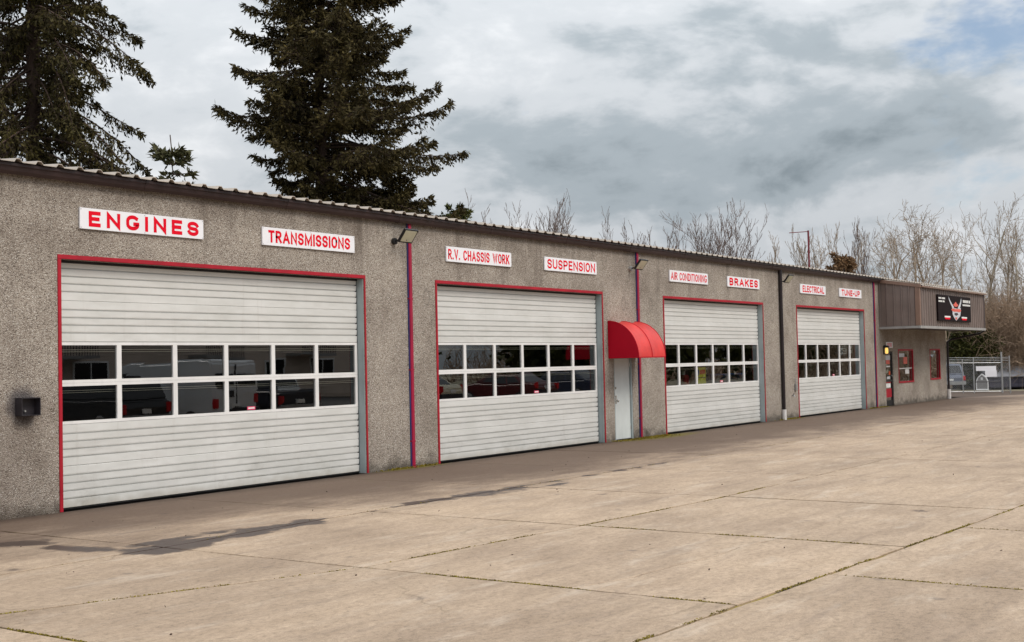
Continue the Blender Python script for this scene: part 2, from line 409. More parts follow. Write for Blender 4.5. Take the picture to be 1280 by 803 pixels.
def mat_asphalt():
    m, kk, b = base('asphalt'); P = kk.pos()
    n = kk.noise(P, 0.5, 5, 0.6); f = kk.noise(P, 60.0, 3, 0.7)
    c = kk.ramp(n, [(0.3, (0.055, 0.052, 0.05)), (0.7, (0.10, 0.095, 0.09))])
    c = kk.mix(0.6, c, kk.ramp(f, [(0.3, 0.5), (0.7, 1.4)]), 'MULTIPLY')
    kk.put(b.inputs['Base Color'], c); b.inputs['Roughness'].default_value = 0.9
    return m

MT = {
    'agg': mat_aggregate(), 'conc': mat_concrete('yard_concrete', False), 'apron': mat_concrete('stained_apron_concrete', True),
    'door': mat_door(), 'glass': mat_glass(), 'filler': mat_filler(), 'ground': mat_ground(), 'asphalt': mat_asphalt(),
    'frame': simple('white_window_frame', (0.78, 0.765, 0.75), 0.4, 0.06, 2.0, streak=0.2),
    'red': simple('red_trim_paint', (0.40, 0.005, 0.020), 0.55, 0.16, 2.5, streak=0.25),
    'pipered': simple('red_pipe_paint', (0.34, 0.004, 0.040), 0.5, 0.12, 2.0),
    'pipeblue': simple('blue_pipe_edge_paint', (0.05, 0.06, 0.22), 0.45, 0.12, 2.0),
    'jamb': simple('grey_blue_jamb_paint', (0.36, 0.415, 0.425), 0.5, 0.10, 2.0, streak=0.35),
    'brown': simple('brown_gutter_metal', (0.040, 0.022, 0.021), 0.38, 0.2, 1.5, streak=0.3),
    'roof': simple('weathered_roof_sheet', (0.47, 0.41, 0.35), 0.55, 0.15, 1.2, streak=0.2),
    'siding': simple('brown_ribbed_siding', (0.215, 0.168, 0.150), 0.30, 0.12, 1.5, streak=0.45),
    'sidingtrim': simple('brown_corner_trim', (0.25, 0.155, 0.115), 0.45, 0.12, 1.5),
    'soffit': simple('pale_soffit_trim', (0.34, 0.33, 0.32), 0.5, 0.12, 2.0),
    'signw': simple('sign_white_panel', (0.86, 0.85, 0.88), 0.35, 0.03, 2.5, streak=0.05),
    'signr': simple('sign_red_letters', (0.78, 0.004, 0.022), 0.6, 0.06, 2.0, spec=0.1),
    'black': simple('black_plastic', (0.018, 0.017, 0.018), 0.45, 0.2, 4.0),
    'dark': simple('dark_metal', (0.035, 0.030, 0.036), 0.45, 0.2, 4.0),
    'downpipe': simple('dark_brown_downpipe', (0.022, 0.014, 0.016), 0.4, 0.2, 4.0),
    'lens': simple('floodlight_lens', (0.62, 0.60, 0.45), 0.25, 0.08, 4.0),
    'pvc': simple('white_pvc', (0.75, 0.72, 0.70), 0.4, 0.06, 4.0, streak=0.2),
    'steel': simple('galvanised_steel', (0.45, 0.45, 0.45), 0.4, 0.12, 3.0, metal=0.6),
    'chrome': simple('door_hardware', (0.55, 0.53, 0.50), 0.25, 0.1, 5.0, metal=0.9),
    'mandoor': simple('pale_grey_door_paint', (0.60, 0.635, 0.63), 0.45, 0.06, 2.0, streak=0.35),
    'awn': simple('red_awning_vinyl', (0.66, 0.045, 0.040), 0.48, 0.16, 2.2, bump=0.25, bscale=9, spec=0.45, streak=0.22),
    'awnside': simple('shaded_red_awning_vinyl', (0.46, 0.002, 0.018), 0.6, 0.06, 1.5, spec=0.15),  # deeper red puts the sides' shade into the colour, against the lit cover
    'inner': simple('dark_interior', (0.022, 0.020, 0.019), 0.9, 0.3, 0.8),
    'strut': simple('galvanised_strut', (0.65, 0.60, 0.48), 0.45, 0.1, 3.0),
    'yellow': simple('yellow_poster', (0.86, 0.88, 0.03), 0.5, 0.05, 3.0),
    'blue': simple('blue_print', (0.03, 0.12, 0.45), 0.5, 0.05, 3.0),
    'pbluem': simple('blue_steel_bench', (0.02, 0.06, 0.22), 0.5, 0.1, 3.0),
    'orange': simple('orange_red_print', (0.75, 0.10, 0.02), 0.5, 0.05, 3.0),
    'paper': simple('white_paper', (0.80, 0.80, 0.78), 0.7, 0.05, 3.0),
    'ink': simple('dark_ink', (0.04, 0.035, 0.04), 0.6, 0.05, 3.0),
    'pink': simple('pink_red_sticker', (0.80, 0.10, 0.20), 0.5, 0.05, 3.0),
    'board': simple('black_sign_board', (0.012, 0.006, 0.007), 0.65, 0.25, 2.0, spec=0.1),
    'silver': simple('silver_print', (0.62, 0.64, 0.68), 0.4, 0.12, 8.0),
    'coral': simple('coral_red_print', (0.75, 0.13, 0.09), 0.45, 0.1, 8.0),
    'bulb': mat_emit('warm_bulb', (1.0, 0.62, 0.16), 0.75),
    'bark': mat_bark('fir_bark', (0.045, 0.030, 0.025), (0.11, 0.075, 0.06)),
    'fir': mat_leaf('fir_needles', (0.018, 0.015, 0.006), (0.062, 0.052, 0.016), (0.15, 0.115, 0.030)),
    'fir2': mat_leaf('fir_needles_olive', (0.022, 0.018, 0.008), (0.078, 0.062, 0.022), (0.17, 0.125, 0.040)),
    'pine': mat_leaf('pine_needles', (0.03, 0.035, 0.015), (0.075, 0.07, 0.03), (0.13, 0.11, 0.045)),
    'green': mat_leaf('green_conifer', (0.035, 0.045, 0.012), (0.09, 0.095, 0.022), (0.15, 0.14, 0.03)),
    'brownfir': mat_leaf('brown_cedar', (0.15, 0.09, 0.05), (0.28, 0.175, 0.095), (0.36, 0.23, 0.13)),
    'ivy': mat_leaf('evergreen_shrub', (0.018, 0.024, 0.008), (0.065, 0.065, 0.014), (0.14, 0.12, 0.025)),
    'mossy': mat_leaf('dry_moss', (0.13, 0.10, 0.018), (0.27, 0.21, 0.028), (0.34, 0.27, 0.05), 3.0),
    'twig': mat_bark('bare_twigs_grey', (0.13, 0.10, 0.095), (0.25, 0.19, 0.165), 1.0),
    'twigtan': mat_bark('bare_twigs_tan', (0.22, 0.168, 0.125), (0.44, 0.35, 0.265), 1.0),
    'twigbrown': mat_bark('bare_twigs_brown', (0.21, 0.145, 0.10), (0.41, 0.30, 0.215), 1.0),
    'palebark': mat_bark('pale_alder_bark', (0.28, 0.24, 0.19), (0.48, 0.42, 0.34), 1.0),
    'slate': simple('dark_slate_cladding', (0.055, 0.050, 0.075), 0.6, 0.15, 1.5, streak=0.2),
    'roofgrey': simple('grey_felt_roof', (0.24, 0.24, 0.26), 0.8, 0.12, 1.0),
    'kennel': simple('grey_shed_board', (0.30, 0.29, 0.28), 0.6, 0.1, 3.0),
    'white': simple('white_gloss_paint', (0.78, 0.78, 0.77), 0.3, 0.04, 2.0),
    'tyre': simple('tyre_rubber', (0.02, 0.02, 0.02), 0.8, 0.1, 5.0),
    'cglass': simple('car_glass', (0.012, 0.014, 0.017), 0.08, 0.1, 3.0, spec=0.6),
    'cbumper': simple('car_dark_trim', (0.03, 0.03, 0.035), 0.5, 0.1, 3.0),
    'tail': simple('tail_lamp', (0.55, 0.015, 0.02), 0.2, 0.1, 3.0),
    'lap': simple('tan_lap_siding', (0.62, 0.51, 0.43), 0.6, 0.08, 1.0),
    'mast': simple('dark_red_mast_paint', (0.16, 0.02, 0.03), 0.5, 0.1, 3.0),
}
def paint(name, col):
    return simple(name, col, 0.25, 0.04, 1.0, spec=0.6)

# ------------------------------------------------------------------ ground
def gz(x):
    if x < 58: return 0.0
    if x < 80: return -0.48 * (x - 58) / 22.0
    return -0.48
def ground_sheet(name, xs, ys, dz, m):
    V = [(x, y, gz(x) + dz) for y in ys for x in xs]; nx = len(xs)
    F = [(j * nx + i, j * nx + i + 1, (j + 1) * nx + i + 1, (j + 1) * nx + i) for j in range(len(ys) - 1) for i in range(nx - 1)]
    o = link(name, mesh_np(name, V, F), m); o['kind'] = 'structure'; return o
far = [-900, -300, -100, -40, 0, 20, 40, 58, 64, 70, 76, 80, 100, 160, 300, 900]
ground_sheet('ground', far, [-900, -300, -100, -40, 0, 40, 100, 300, 900], -0.16, MT['ground'])
ground_sheet('parking_lot', [-30, 0, 20, 40, 58, 62, 70, 80, 84], [-33, -19.0], -0.02, MT['asphalt'])
ground_sheet('driveway', [60.2, 64, 70, 76, 80, 84], [-18.98, -8, 0, 14], -0.004, MT['conc'])
filler = ground_sheet('joint_bed', [-9, 60.18], [-18.98, 0.0], -0.0045, MT['filler'])

def slab_mesh(poly, seed, name, apron):
    """concrete slab: slightly ragged outline, eased top edge, 0.1 m deep"""
    r = random.Random(seed); pts = []
    n = len(poly)
    for i in range(n):
        a, b = Vector(poly[i]), Vector(poly[(i + 1) % n]); L = (b - a).length
        q = max(2, int(L / 0.22)); nrm = Vector((-(b - a).y, (b - a).x)).normalized()
        for j in range(q):
            w = 0.0 if j == 0 else r.gauss(0, 0.0065)
            pts.append(a.lerp(b, j / q) + nrm * w)
    cx = sum(p.x for p in pts) / len(pts); cy = sum(p.y for p in pts) / len(pts)
    tx, ty, dz = r.gauss(0, 0.0004), r.gauss(0, 0.0004), r.uniform(-0.0012, 0.0025)
    zt = lambda p: gz(p.x) + dz + tx * (p.x - cx) + ty * (p.y - cy)
    N_ = len(pts); V = []; F = []
    inner = []
    for i, p in enumerate(pts):
        a, b = pts[i - 1], pts[(i + 1) % N_]; t = (b - a).normalized(); nn = Vector((-t.y, t.x))
        inner.append(p + nn * (0.005 + r.random() * 0.006))
    for p in pts: V.append((p.x, p.y, zt(p) - 0.10))
    for p in pts: V.append((p.x, p.y, zt(p) - 0.004))
    for p in inner: V.append((p.x, p.y, zt(p)))
    for i in range(N_):
        j = (i + 1) % N_
        F.append((i, j, N_ + j, N_ + i)); F.append((N_ + i, N_ + j, 2 * N_ + j, 2 * N_ + i))
    F.append(tuple(range(2 * N_, 3 * N_)))
    me = bpy.data.meshes.new('slab'); me.from_pydata(V, [], F)
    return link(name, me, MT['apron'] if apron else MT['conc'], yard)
yard = empty('concrete_yard'); yard['kind'] = 'structure'
GX = [-8.6, -5.0, -1.4, 2.2, 5.8, 9.35, 13.0, 16.6, 20.2, 23.8, 27.4, 31.0, 34.6, 38.2, 41.8, 45.4, 49.0, 52.6, 56.4, 60.15]
GX4 = [-8.6, -5.0, -1.0, 3.6, 7.35, 11.05, 14.7, 18.3, 21.9, 25.5, 29.1, 32.7, 36.3, 39.9, 43.5, 47.1, 50.7, 54.3, 57.5, 60.15]
def interp(x, tab):
    for (a, ya), (b, yb) in zip(tab, tab[1:]):
        if x <= b: return ya + (yb - ya) * (x - a) / (b - a)
    return tab[-1][1]
J3 = [(-9, -4.2), (9, -4.25), (11.5, -4.02), (13.6, -4.13), (24, -4.19), (34, -4.35), (61, -4.5)]
J2 = [(-9, -4.9), (2.2, -5.3), (5.8, -5.95), (9.35, -7.22), (13, -7.56), (16, -7.78), (61, -8.1)]
J1 = [(-9, -10.7), (7.8, -11.18), (9.46, -11.27), (11.1, -11.39), (17.2, -11.77), (61, -12.2)]
J0 = [(-9, -15.2), (61, -16.2)]
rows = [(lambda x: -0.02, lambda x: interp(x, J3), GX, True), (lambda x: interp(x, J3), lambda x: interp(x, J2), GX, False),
        (lambda x: interp(x, J2), lambda x: interp(x, J1), GX, False), (lambda x: interp(x, J1), lambda x: interp(x, J0), GX4, False),
        (lambda x: interp(x, J0), lambda x: -18.96, GX, False)]
g = 0.019
sd = 100
for ri, (ft, fb, gx, ap) in enumerate(rows):
    for i in range(len(gx) - 1):
        a, b = gx[i] + g, gx[i + 1] - g; sd += 1
        if ri == 3 and i == 3: pass
        xs_b = [a] + [x for x, _ in (J3 + J2 + J1) if a + 0.3 < x < b - 0.3 and ri in (0, 1, 2)][:0] + [b]
        lo = lambda x: fb(x) + g
        hi = lambda x: ft(x) - (g if ri else 0)
        if ri == 2 and i == 5:            # the slab that broke along a wandering crack
            crack = [(a, -9.60), (9.55, -9.73), (10.1, -9.88), (10.8, -9.91), (11.5, -10.02), (12.2, -9.98), (b, -10.10)]
            up_ = [(x, y + 0.008) for x, y in crack] + [(b, hi(b)), (a, hi(a))]
            dn_ = [(a, lo(a)), (b, lo(b))] + [(x, y - 0.008) for x, y in crack[::-1]]
            slab_mesh(up_, sd, 'slab', ap); slab_mesh(dn_, sd + 500, 'slab', ap); continue
        slab_mesh([(a, lo(a)), (b, lo(b)), (b, hi(b)), (a, hi(a))], sd, 'slab', ap)

# ------------------------------------------------------------------ the workshop building
shop = tag(empty('auto_workshop', (28, 0, 0)), 'long single-storey workshop of pebbled concrete with four white overhead doors', 'building')
def S(mb, name, m, parent=None, **kw):
    """build world-space geometry as a part of the shop (or of one of its parts)"""
    o = mb.build(name, m, None, **kw)
    o.parent = parent or shop
    o.matrix_parent_inverse = Matrix.Translation((-28, 0, 0))
    return o
def child(mb, name, m, parent, **kw):
    o = mb.build(name, m, None, **kw); o.parent = parent
    return o
DW, DH = 6.675, 3.72
DX = [10.979, 19.78, 29.627, 39.006]
SEAM = [0.40, 9.66, 18.953, 28.213, 37.60, 46.80, 56.40]
H = 4.90
def inter(a0, a1, holes):
    out = []; x = a0
    for h0, h1 in holes: out.append((x, h0)); x = h1
    out.append((x, a1)); return out
openings = {1: [(DX[0] + 0.06, DX[0] + DW - 0.045, 0.0, 3.655)], 2: [(DX[1] + 0.06, DX[1] + DW - 0.045, 0.0, 3.655), (26.93, 27.86, 0.0, 2.13)],
            3: [(DX[2] + 0.06, DX[2] + DW - 0.045, 0.0, 3.655)], 4: [(DX[3] + 0.06, DX[3] + DW - 0.045, 0.0, 3.655)],
            5: [(48.00, 48.95, 0.0, 2.14), (49.66, 51.52, 0.92, 2.16), (53.98, 55.40, 0.95, 2.165)], 0: []}
for i in range(6):
    a, b = SEAM[i] + (0.010 if i else 0), SEAM[i + 1] - (0.010 if i < 5 else 0)
    mb = MB(); hs = openings[i]
    for x0, x1 in inter(a, b, [(h[0], h[1]) for h in hs]): mb.box(x0, x1, 0.0, 0.20, -0.10, H)
    for h in hs:
        mb.box(h[0], h[1], 0.0, 0.20, h[3], H)
        if h[2] > 0: mb.box(h[0], h[1], 0.0, 0.20, -0.10, h[2])
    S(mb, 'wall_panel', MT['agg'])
mb = MB(); mb.box(0.40, 0.60, 0.20, 17.0, -0.1, H).box(56.20, 56.40, 0.20, 17.0, -0.1, H).box(0.60, 56.20, 16.8, 17.0, -0.1, H)
S(mb, 'outer_wall', MT['agg'])
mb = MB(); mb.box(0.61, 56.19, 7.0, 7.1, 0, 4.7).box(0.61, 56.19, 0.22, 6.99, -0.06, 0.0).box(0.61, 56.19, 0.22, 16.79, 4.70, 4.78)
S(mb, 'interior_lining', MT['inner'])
# ribbed roof sheet with a low pitch
mb = MB(); prof = []
x = 0.25
while x < 56.55:
    prof += [(x, 0.0), (x + 0.205, 0.0), (x + 0.240, 0.045), (x + 0.295, 0.045)]; x += 0.335
ridge = 8.5
for y0, z0, y1, z1 in ((-0.20, 4.955, ridge, 5.65), (ridge, 5.65, 17.3, 4.955)):
    i0 = len(mb.v); n = len(prof)
    mb.v += [(px, y0, z0 + pz) for px, pz in prof] + [(px, y1, z1 + pz) for px, pz in prof] + [(px, y0, z0 + pz - 0.012) for px, pz in prof]
    for j in range(n - 1):
        mb.f.append((i0 + j, i0 + j + 1, i0 + n + j + 1, i0 + n + j))
        mb.f.append((i0 + j, i0 + j + 1, i0 + 2 * n + j + 1, i0 + 2 * n + j))
S(mb, 'roof', MT['roof'])
# box gutter in lengths
gxs = [0.30] + [0.30 + 3.05 * q for q in range(1, 16)] + [47.40]
for a, b in zip(gxs, gxs[1:]):
    mb = MB(); mb.prism([(-0.004, 4.93), (-0.004, 4.80), (-0.085, 4.785), (-0.115, 4.83), (-0.125, 4.885), (-0.145, 4.90), (-0.145, 4.94), (-0.128, 4.94), (-0.128, 4.915), (-0.02, 4.915), (-0.02, 4.93)], a + 0.002, b - 0.002, 0)
    go = S(mb, 'gutter', MT['brown'])
for a in gxs[1:-1]:
    mb = MB(); mb.prism([(-0.0, 4.797), (-0.086, 4.780), (-0.120, 4.83), (-0.130, 4.885), (-0.150, 4.90), (-0.150, 4.945), (-0.146, 4.945), (-0.146, 4.895), (-0.124, 4.89), (-0.112, 4.832), (-0.084, 4.788), (0, 4.803)], a - 0.035, a + 0.035, 0)
    S(mb, 'gutter_joint', MT['brown'])

# overhead doors
STR = [0.0, 0.135, 0.250, 0.360, 0.475, 0.607]
def panel_mb(x0, x1, z0, y):
    prof = []
    zz = [z0 + q for q in STR]
    prof.append((y + 0.012, zz[0] + 0.001))
    prof.append((y, zz[0] + 0.008))
    for q in range(1, 5):
        prof += [(y - 0.007, zz[q] - 0.013), (y + 0.030, zz[q] - 0.0125), (y + 0.030, zz[q] + 0.002), (y + 0.004, zz[q] + 0.008), (y, zz[q] + 0.022)]
    prof += [(y - 0.005, zz[5] - 0.008), (y + 0.012, zz[5] - 0.001), (y + 0.04, zz[5] - 0.001), (y + 0.04, zz[0] + 0.001)]
    return MB().prism(prof, x0, x1, 0)
def make_overhead(i, label):
    X0 = DX[i]; x0, x1 = X0 + 0.06, X0 + DW - 0.045; y = 0.165
    mb = MB(); mb.box(x0 + 0.013, x1 - 0.013, y + 0.005, y + 0.03, 0.012, 0.029)
    mb.box(x0 + 0.0125, x0 + 0.03, y + 0.004, y + 0.05, 0.03, 3.65).box(x1 - 0.03, x1 - 0.0125, y + 0.004, y + 0.05, 0.03, 3.65)
    mb.box(x0 + 0.03, x1 - 0.03, y - 0.03, y + 0.03, 3.615, 3.652)  # black header seal strip, added to deepen the soffit shadow over the door
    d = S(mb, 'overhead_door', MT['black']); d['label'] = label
    d.matrix_parent_inverse = Matrix.Translation((-28, 0, 0))
    a, b = x0 + 0.031, x1 - 0.031
    for z0 in (0.030, 0.638, 2.456, 3.064 - 0.002): child(panel_mb(a, b, z0, y), 'door_panel', MT['door'], d)
    pw = (b - a - 0.12 - 5 * 0.085) / 6
    tl = RND.uniform(-0.004, 0.004)
    for zi, z0 in enumerate((1.246, 1.850)):
        z1 = z0 + 0.602; mb = MB()
        mb.box(a, b, y - 0.004, y + 0.04, z0, z0 + 0.045).box(a, b, y - 0.004, y + 0.04, z1 - 0.045, z1)
        xx = a; ed = [(a, a + 0.06)]
        for q in range(5):
            m0 = a + 0.06 + (q + 1) * pw + q * 0.085; ed.append((m0, m0 + 0.085))
        ed.append((b - 0.06, b))
        for e0, e1 in ed: mb.box(e0, e1, y - 0.004, y + 0.04, z0 + 0.045, z1 - 0.045)
        child(mb, 'window_frame', MT['frame'], d)
        for q in range(6):
            p0, p1 = ed[q][1], ed[q + 1][0]
            yy = y + 0.022; t = 0.0015 * (1 if zi else -1) + RND.uniform(-0.001, 0.001)
            mb = MB(); mb.v += [(p0, yy, z0 + 0.045), (p1, yy + RND.uniform(-.001, .001), z0 + 0.045), (p1, yy + t, z1 - 0.045), (p0, yy + t, z1 - 0.045)]; mb.f.append((0, 1, 2, 3))
            child(mb, 'pane', MT['glass'], d, recalc=False)
        mb = MB()
        for zz in (z1 - 0.145, z1 - 0.115): mb.box(a, b, y + 0.07, y + 0.085, zz, zz + 0.008)
        child(mb, 'strut', MT['strut'], d)
    # jambs and red edging
    child(MB().box(x1 - 0.012, x1 - 0.001, 0.012, 0.19, 0.0, 3.652), 'jamb', MT['jamb'], d)
    child(MB().box(x0 + 0.001, x0 + 0.012, 0.012, 0.19, 0.0, 3.652), 'jamb', MT['jamb'], d)
    mb = MB(); mb.box(X0, X0 + DW, -0.014, 0.03, 3.655, 3.72); child(mb, 'red_lintel', MT['red'], d, bevel=0.004)
    mb = MB(); mb.box(X0, X0 + 0.058, -0.014, 0.03, 0.0, 3.653); child(mb, 'red_edging', MT['red'], d, bevel=0.004)
    mb = MB(); mb.box(x1 + 0.002, X0 + DW, -0.014, 0.03, 0.0, 3.653); child(mb, 'red_edging', MT['red'], d, bevel=0.004)
    # sticker low on the fourth pane
    q = 3; m0 = a + 0.06 + q * (pw + 0.085); cx = m0 + pw * (0.52 if i != 3 else 0.4)
    mb = MB(); mb.box(cx - 0.09, cx + 0.09, y + 0.012, y + 0.016, 1.305, 1.36); st = child(mb, 'sticker', MT['pink'], d)
    mb = MB(); mb.box(cx - 0.07, cx + 0.07, y + 0.009, y + 0.0115, 1.322, 1.345); child(mb, 'sticker_print', MT['paper'], d)
    # grab handle and lock
    return d
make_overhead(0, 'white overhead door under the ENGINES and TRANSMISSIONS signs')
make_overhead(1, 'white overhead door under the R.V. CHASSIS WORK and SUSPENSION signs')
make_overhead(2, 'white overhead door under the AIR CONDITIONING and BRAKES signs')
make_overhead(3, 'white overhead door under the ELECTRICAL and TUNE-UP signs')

# downpipes
def square_pipe(xc, ztop, label):
    mb = MB(); mb.box(xc - 0.044, xc + 0.050, -0.050, -0.004, 0.03, ztop)
    p = S(mb, 'downpipe', MT['pipered'], bevel=0.008); p['label'] = label
    mb = MB(); mb.box(xc - 0.054, xc - 0.0445, -0.034, -0.004, 0.03, ztop); child(mb, 'blue_edge', MT['pipeblue'], p)
    mb = MB()
    for zz in (0.5, 1.9, 3.3): mb.box(xc - 0.058, xc + 0.054, -0.053, -0.003, zz, zz + 0.03)
    child(mb, 'strap', MT['pipered'], p)
    mb = MB(); mb.prism([(-0.004, 0.03), (-0.050, 0.03), (-0.11, -0.0), (-0.05, -0.0)], xc - 0.044, xc + 0.050, 0); child(mb, 'outlet_shoe', MT['pipered'], p)
square_pipe(18.953, 4.80, 'red square downpipe with blue edge between first and second doors')
square_pipe(28.213, 4.80, 'red square downpipe with blue edge passing behind the awning')
square_pipe(46.80, 4.80, 'red square downpipe with blue edge beside the office front')
mb = MB(); mb.tube([(37.60, -0.065, 0.10), (37.60, -0.065, 4.79)], 0.055, 10)
p = S(mb, 'downpipe', MT['downpipe'], smooth=False); p['label'] = 'black round downpipe ending in a short white pipe'
mb = MB(); mb.tube([(37.60, -0.065, 0.0), (37.60, -0.065, 0.33)], 0.072, 12); child(mb, 'pipe_foot', MT['pvc'], p)

# pedestrian door
mb = MB(); mb.box(26.985, 27.805, 0.055, 0.10, 0.03, 2.06); md = S(mb, 'service_door', MT['mandoor'], bevel=0.004)
md['label'] = 'plain pale grey service door under the red awning'
mb = MB(); mb.box(26.932, 26.98, 0.01, 0.13, 0.0, 2.128).box(27.81, 27.858, 0.01, 0.13, 0.0, 2.128).box(26.98, 27.81, 0.01, 0.13, 2.065, 2.128); child(mb, 'door_frame', MT['jamb'], md)
mb = MB(); mb.tube([(27.06, 0.054, 1.00), (27.06, 0.00, 1.00)], 0.014, 8).tube([(27.06, 0.0, 1.0), (27.06, -0.012, 1.0), (27.06, -0.035, 1.0), (27.06, -0.045, 1.0)], [0.02, 0.036, 0.036, 0.02], 10)
mb.box(27.01, 27.11, 0.048, 0.0545, 0.93, 1.13); child(mb, 'knob', MT['chrome'], md)
mb = MB(); mb.tube([(27.06, 0.054, 1.32), (27.06, 0.035, 1.32)], 0.032, 10); child(mb, 'deadbolt', MT['chrome'], md)
mb = MB()
for zz in (0.25, 1.03, 1.85): mb.tube([(27.808, 0.045, zz), (27.808, 0.045, zz + 0.1)], 0.012, 6)
child(mb, 'hinge', MT['chrome'], md)
mb = MB(); mb.box(26.985, 27.805, 0.02, 0.12, 0.0, 0.025); child(mb, 'threshold', MT['dark'], md)

# office front: glazed door and two red framed windows
mb = MB(); mb.box(48.01, 48.07, 0.03, 0.10, 0.0, 2.13).box(48.88, 48.94, 0.03, 0.10, 0.0, 2.13).box(48.07, 48.88, 0.03, 0.10, 2.05, 2.13).box(48.07, 48.88, 0.04, 0.09, 0.0, 0.22).box(48.07, 48.88, 0.035, 0.085, 0.95, 1.02)
od = S(mb, 'office_door', MT['black']); od['label'] = 'black framed glass office door covered in stickers'
mb = MB(); mb.face([(48.07, 0.062, 0.22), (48.88, 0.062, 0.22), (48.88, 0.062, 0.95), (48.07, 0.062, 0.95)]); child(mb, 'pane', MT['glass'], od, recalc=False)
mb = MB(); mb.face([(48.07, 0.062, 1.02), (48.88, 0.062, 1.02), (48.88, 0.062, 2.05), (48.07, 0.062, 2.05)]); child(mb, 'pane', MT['glass'], od, recalc=False)
def decal(name, x0, x1, z0, z1, m, par, y=0.056):
    return child(MB().box(x0, x1, y - 0.002, y, z0, z1), name, m, par)
decal('decal', 48.20, 48.75, 1.80, 1.98, MT['silver'], od); decal('decal', 48.26, 48.70, 1.64, 1.80, MT['coral'], od, 0.0555)
decal('decal', 48.26, 48.70, 1.52, 1.57, MT['paper'], od); decal('decal', 48.55, 48.72, 1.22, 1.36, MT['orange'], od)
decal('decal', 48.30, 48.68, 1.05, 1.15, MT['silver'], od); decal('decal', 48.18, 48.72, 0.72, 0.88, MT['paper'], od)
decal('decal', 48.16, 48.78, 0.90, 0.94, MT['red'], od); decal('decal', 48.12, 48.82, 0.34, 0.68, MT['red'], od)
mb = MB(); mb.tube([(48.80, 0.03, 0.85), (48.80, -0.02, 0.9), (48.80, -0.02, 1.15), (48.80, 0.03, 1.2)], 0.012, 6); child(mb, 'pull_handle', MT['chrome'], od)
def office_window(x0, x1, z0, z1, label, mull):
    mb = MB(); w = 0.065
    mb.box(x0, x1, -0.016, 0.05, z1 - w, z1).box(x0, x1, -0.022, 0.05, z0, z0 + w).box(x0, x0 + w, -0.014, 0.05, z0 + w, z1 - w).box(x1 - w, x1, -0.014, 0.05, z0 + w, z1 - w)
    o = S(mb, 'window', MT['red']); o['label'] = label
    child(MB().face([(x0 + w, 0.062, z0 + w), (x1 - w, 0.062, z0 + w), (x1 - w, 0.062, z1 - w), (x0 + w, 0.062, z1 - w)]), 'pane', MT['glass'], o, recalc=False)
    if mull: child(MB().box(x0 + w, x1 - w, 0.045, 0.075, 1.42, 1.46).box(x1 - 0.5, x1 - 0.44, 0.072, 0.10, z0 + w, z1 - w), 'mullion', MT['frame'], o)
    return o
w1 = office_window(49.60, 51.58, 0.86, 2.22, 'wider red framed office window next to the glass door', True)
decal('notice', 50.65, 51.15, 1.22, 1.40, MT['paper'], w1, 0.057); decal('decal', 50.45, 50.95, 1.62, 1.90, MT['coral'], w1, 0.057); decal('decal', 49.85, 50.6, 1.90, 2.05, MT['silver'], w1, 0.057)
w2 = office_window(53.92, 55.46, 0.89, 2.22, 'narrower red framed office window near the building end', False)

# ------------------------------------------------------------------ projecting canopy over the office
CX0, CX1, CY = 47.44, 57.0, -1.53
def ribs_x(x0, x1, y, z0, zf, step=0.305):
    mb = MB(); prof = []; x = x0
    while x < x1 - 0.01:
        e_ = min(x + step, x1); prof += [(x, 0), (e_ - 0.085, 0), (e_ - 0.065, 0.035), (e_ - 0.020, 0.035)]; x = e_
        prof.append((e_ - 0.0, 0))
    for a, b in zip(prof, prof[1:]):
        if b[0] - a[0] < 1e-6: continue
        mb.face([(a[0], y - a[1], z0), (b[0], y - b[1], z0), (b[0], y - b[1], zf), (a[0], y - a[1], zf)])
    return mb
mb = ribs_x(CX0 + 0.06, CX1 - 0.06, CY, 3.09, 4.56); S(mb, 'canopy_front_siding', MT['siding'])
def end_sheets(x, sgn):
    zt = lambda yy: 4.55 + (yy - CY) / (0 - CY) * 0.27
    y = -0.006
    while y > CY + 0.16:
        e_ = max(y - 0.285, CY + 0.135); mb = MB()
        prof = [(y, 0.0), (y, 0.045), (y - 0.045, 0.045), (y - 0.065, 0.006), (e_ + 0.022, 0.006), (e_ + 0.022, 0.0)]
        vs = [(x + sgn * d, yy, 3.088) for yy, d in prof] + [(x + sgn * d, yy, zt(yy)) for yy, d in prof]; n_ = len(prof)
        mb.v = vs; mb.f = [tuple(range(n_)), tuple(range(2 * n_ - 1, n_ - 1, -1))] + [(q, (q + 1) % n_, n_ + (q + 1) % n_, n_ + q) for q in range(n_)]
        S(mb, 'siding_sheet', MT['siding']); y = e_
    S(MB().prism([(-0.006, 3.09), (-0.006, 4.80), (CY + 0.131, 4.56), (CY + 0.131, 3.09)], x - sgn * 0.03, x - sgn * 0.004, 0), 'siding_backing', MT['dark'])
end_sheets(CX0, -1); end_sheets(CX1, 1)
mb = MB(); mb.box(CX0 - 0.045, CX0 + 0.10, CY - 0.045, CY + 0.13, 3.088, 4.57); S(mb, 'canopy_corner_trim', MT['sidingtrim'], bevel=0.006)
mb = MB(); mb.box(CX1 - 0.10, CX1 + 0.045, CY - 0.045, CY + 0.13, 3.088, 4.57); S(mb, 'canopy_corner_trim', MT['brown'], bevel=0.006)
mb = MB(); mb.box(CX0 - 0.05, CX1 + 0.05, CY - 0.06, CY + 0.02, 2.98, 3.085).box(CX0 - 0.05, CX0 + 0.03, CY + 0.021, -0.004, 2.99, 3.083).box(CX1 - 0.03, CX1 + 0.05, CY + 0.021, -0.004, 2.99, 3.083)
S(mb, 'canopy_bottom_trim', MT['soffit'], bevel=0.006)
mb = MB(); mb.box(CX0 + 0.031, CX1 - 0.031, CY + 0.022, -0.005, 3.02, 3.06); S(mb, 'canopy_soffit', MT['brown'])
mb = MB()     # flashing that follows the roof pitch along the end, and the ribbed roof edge at the front
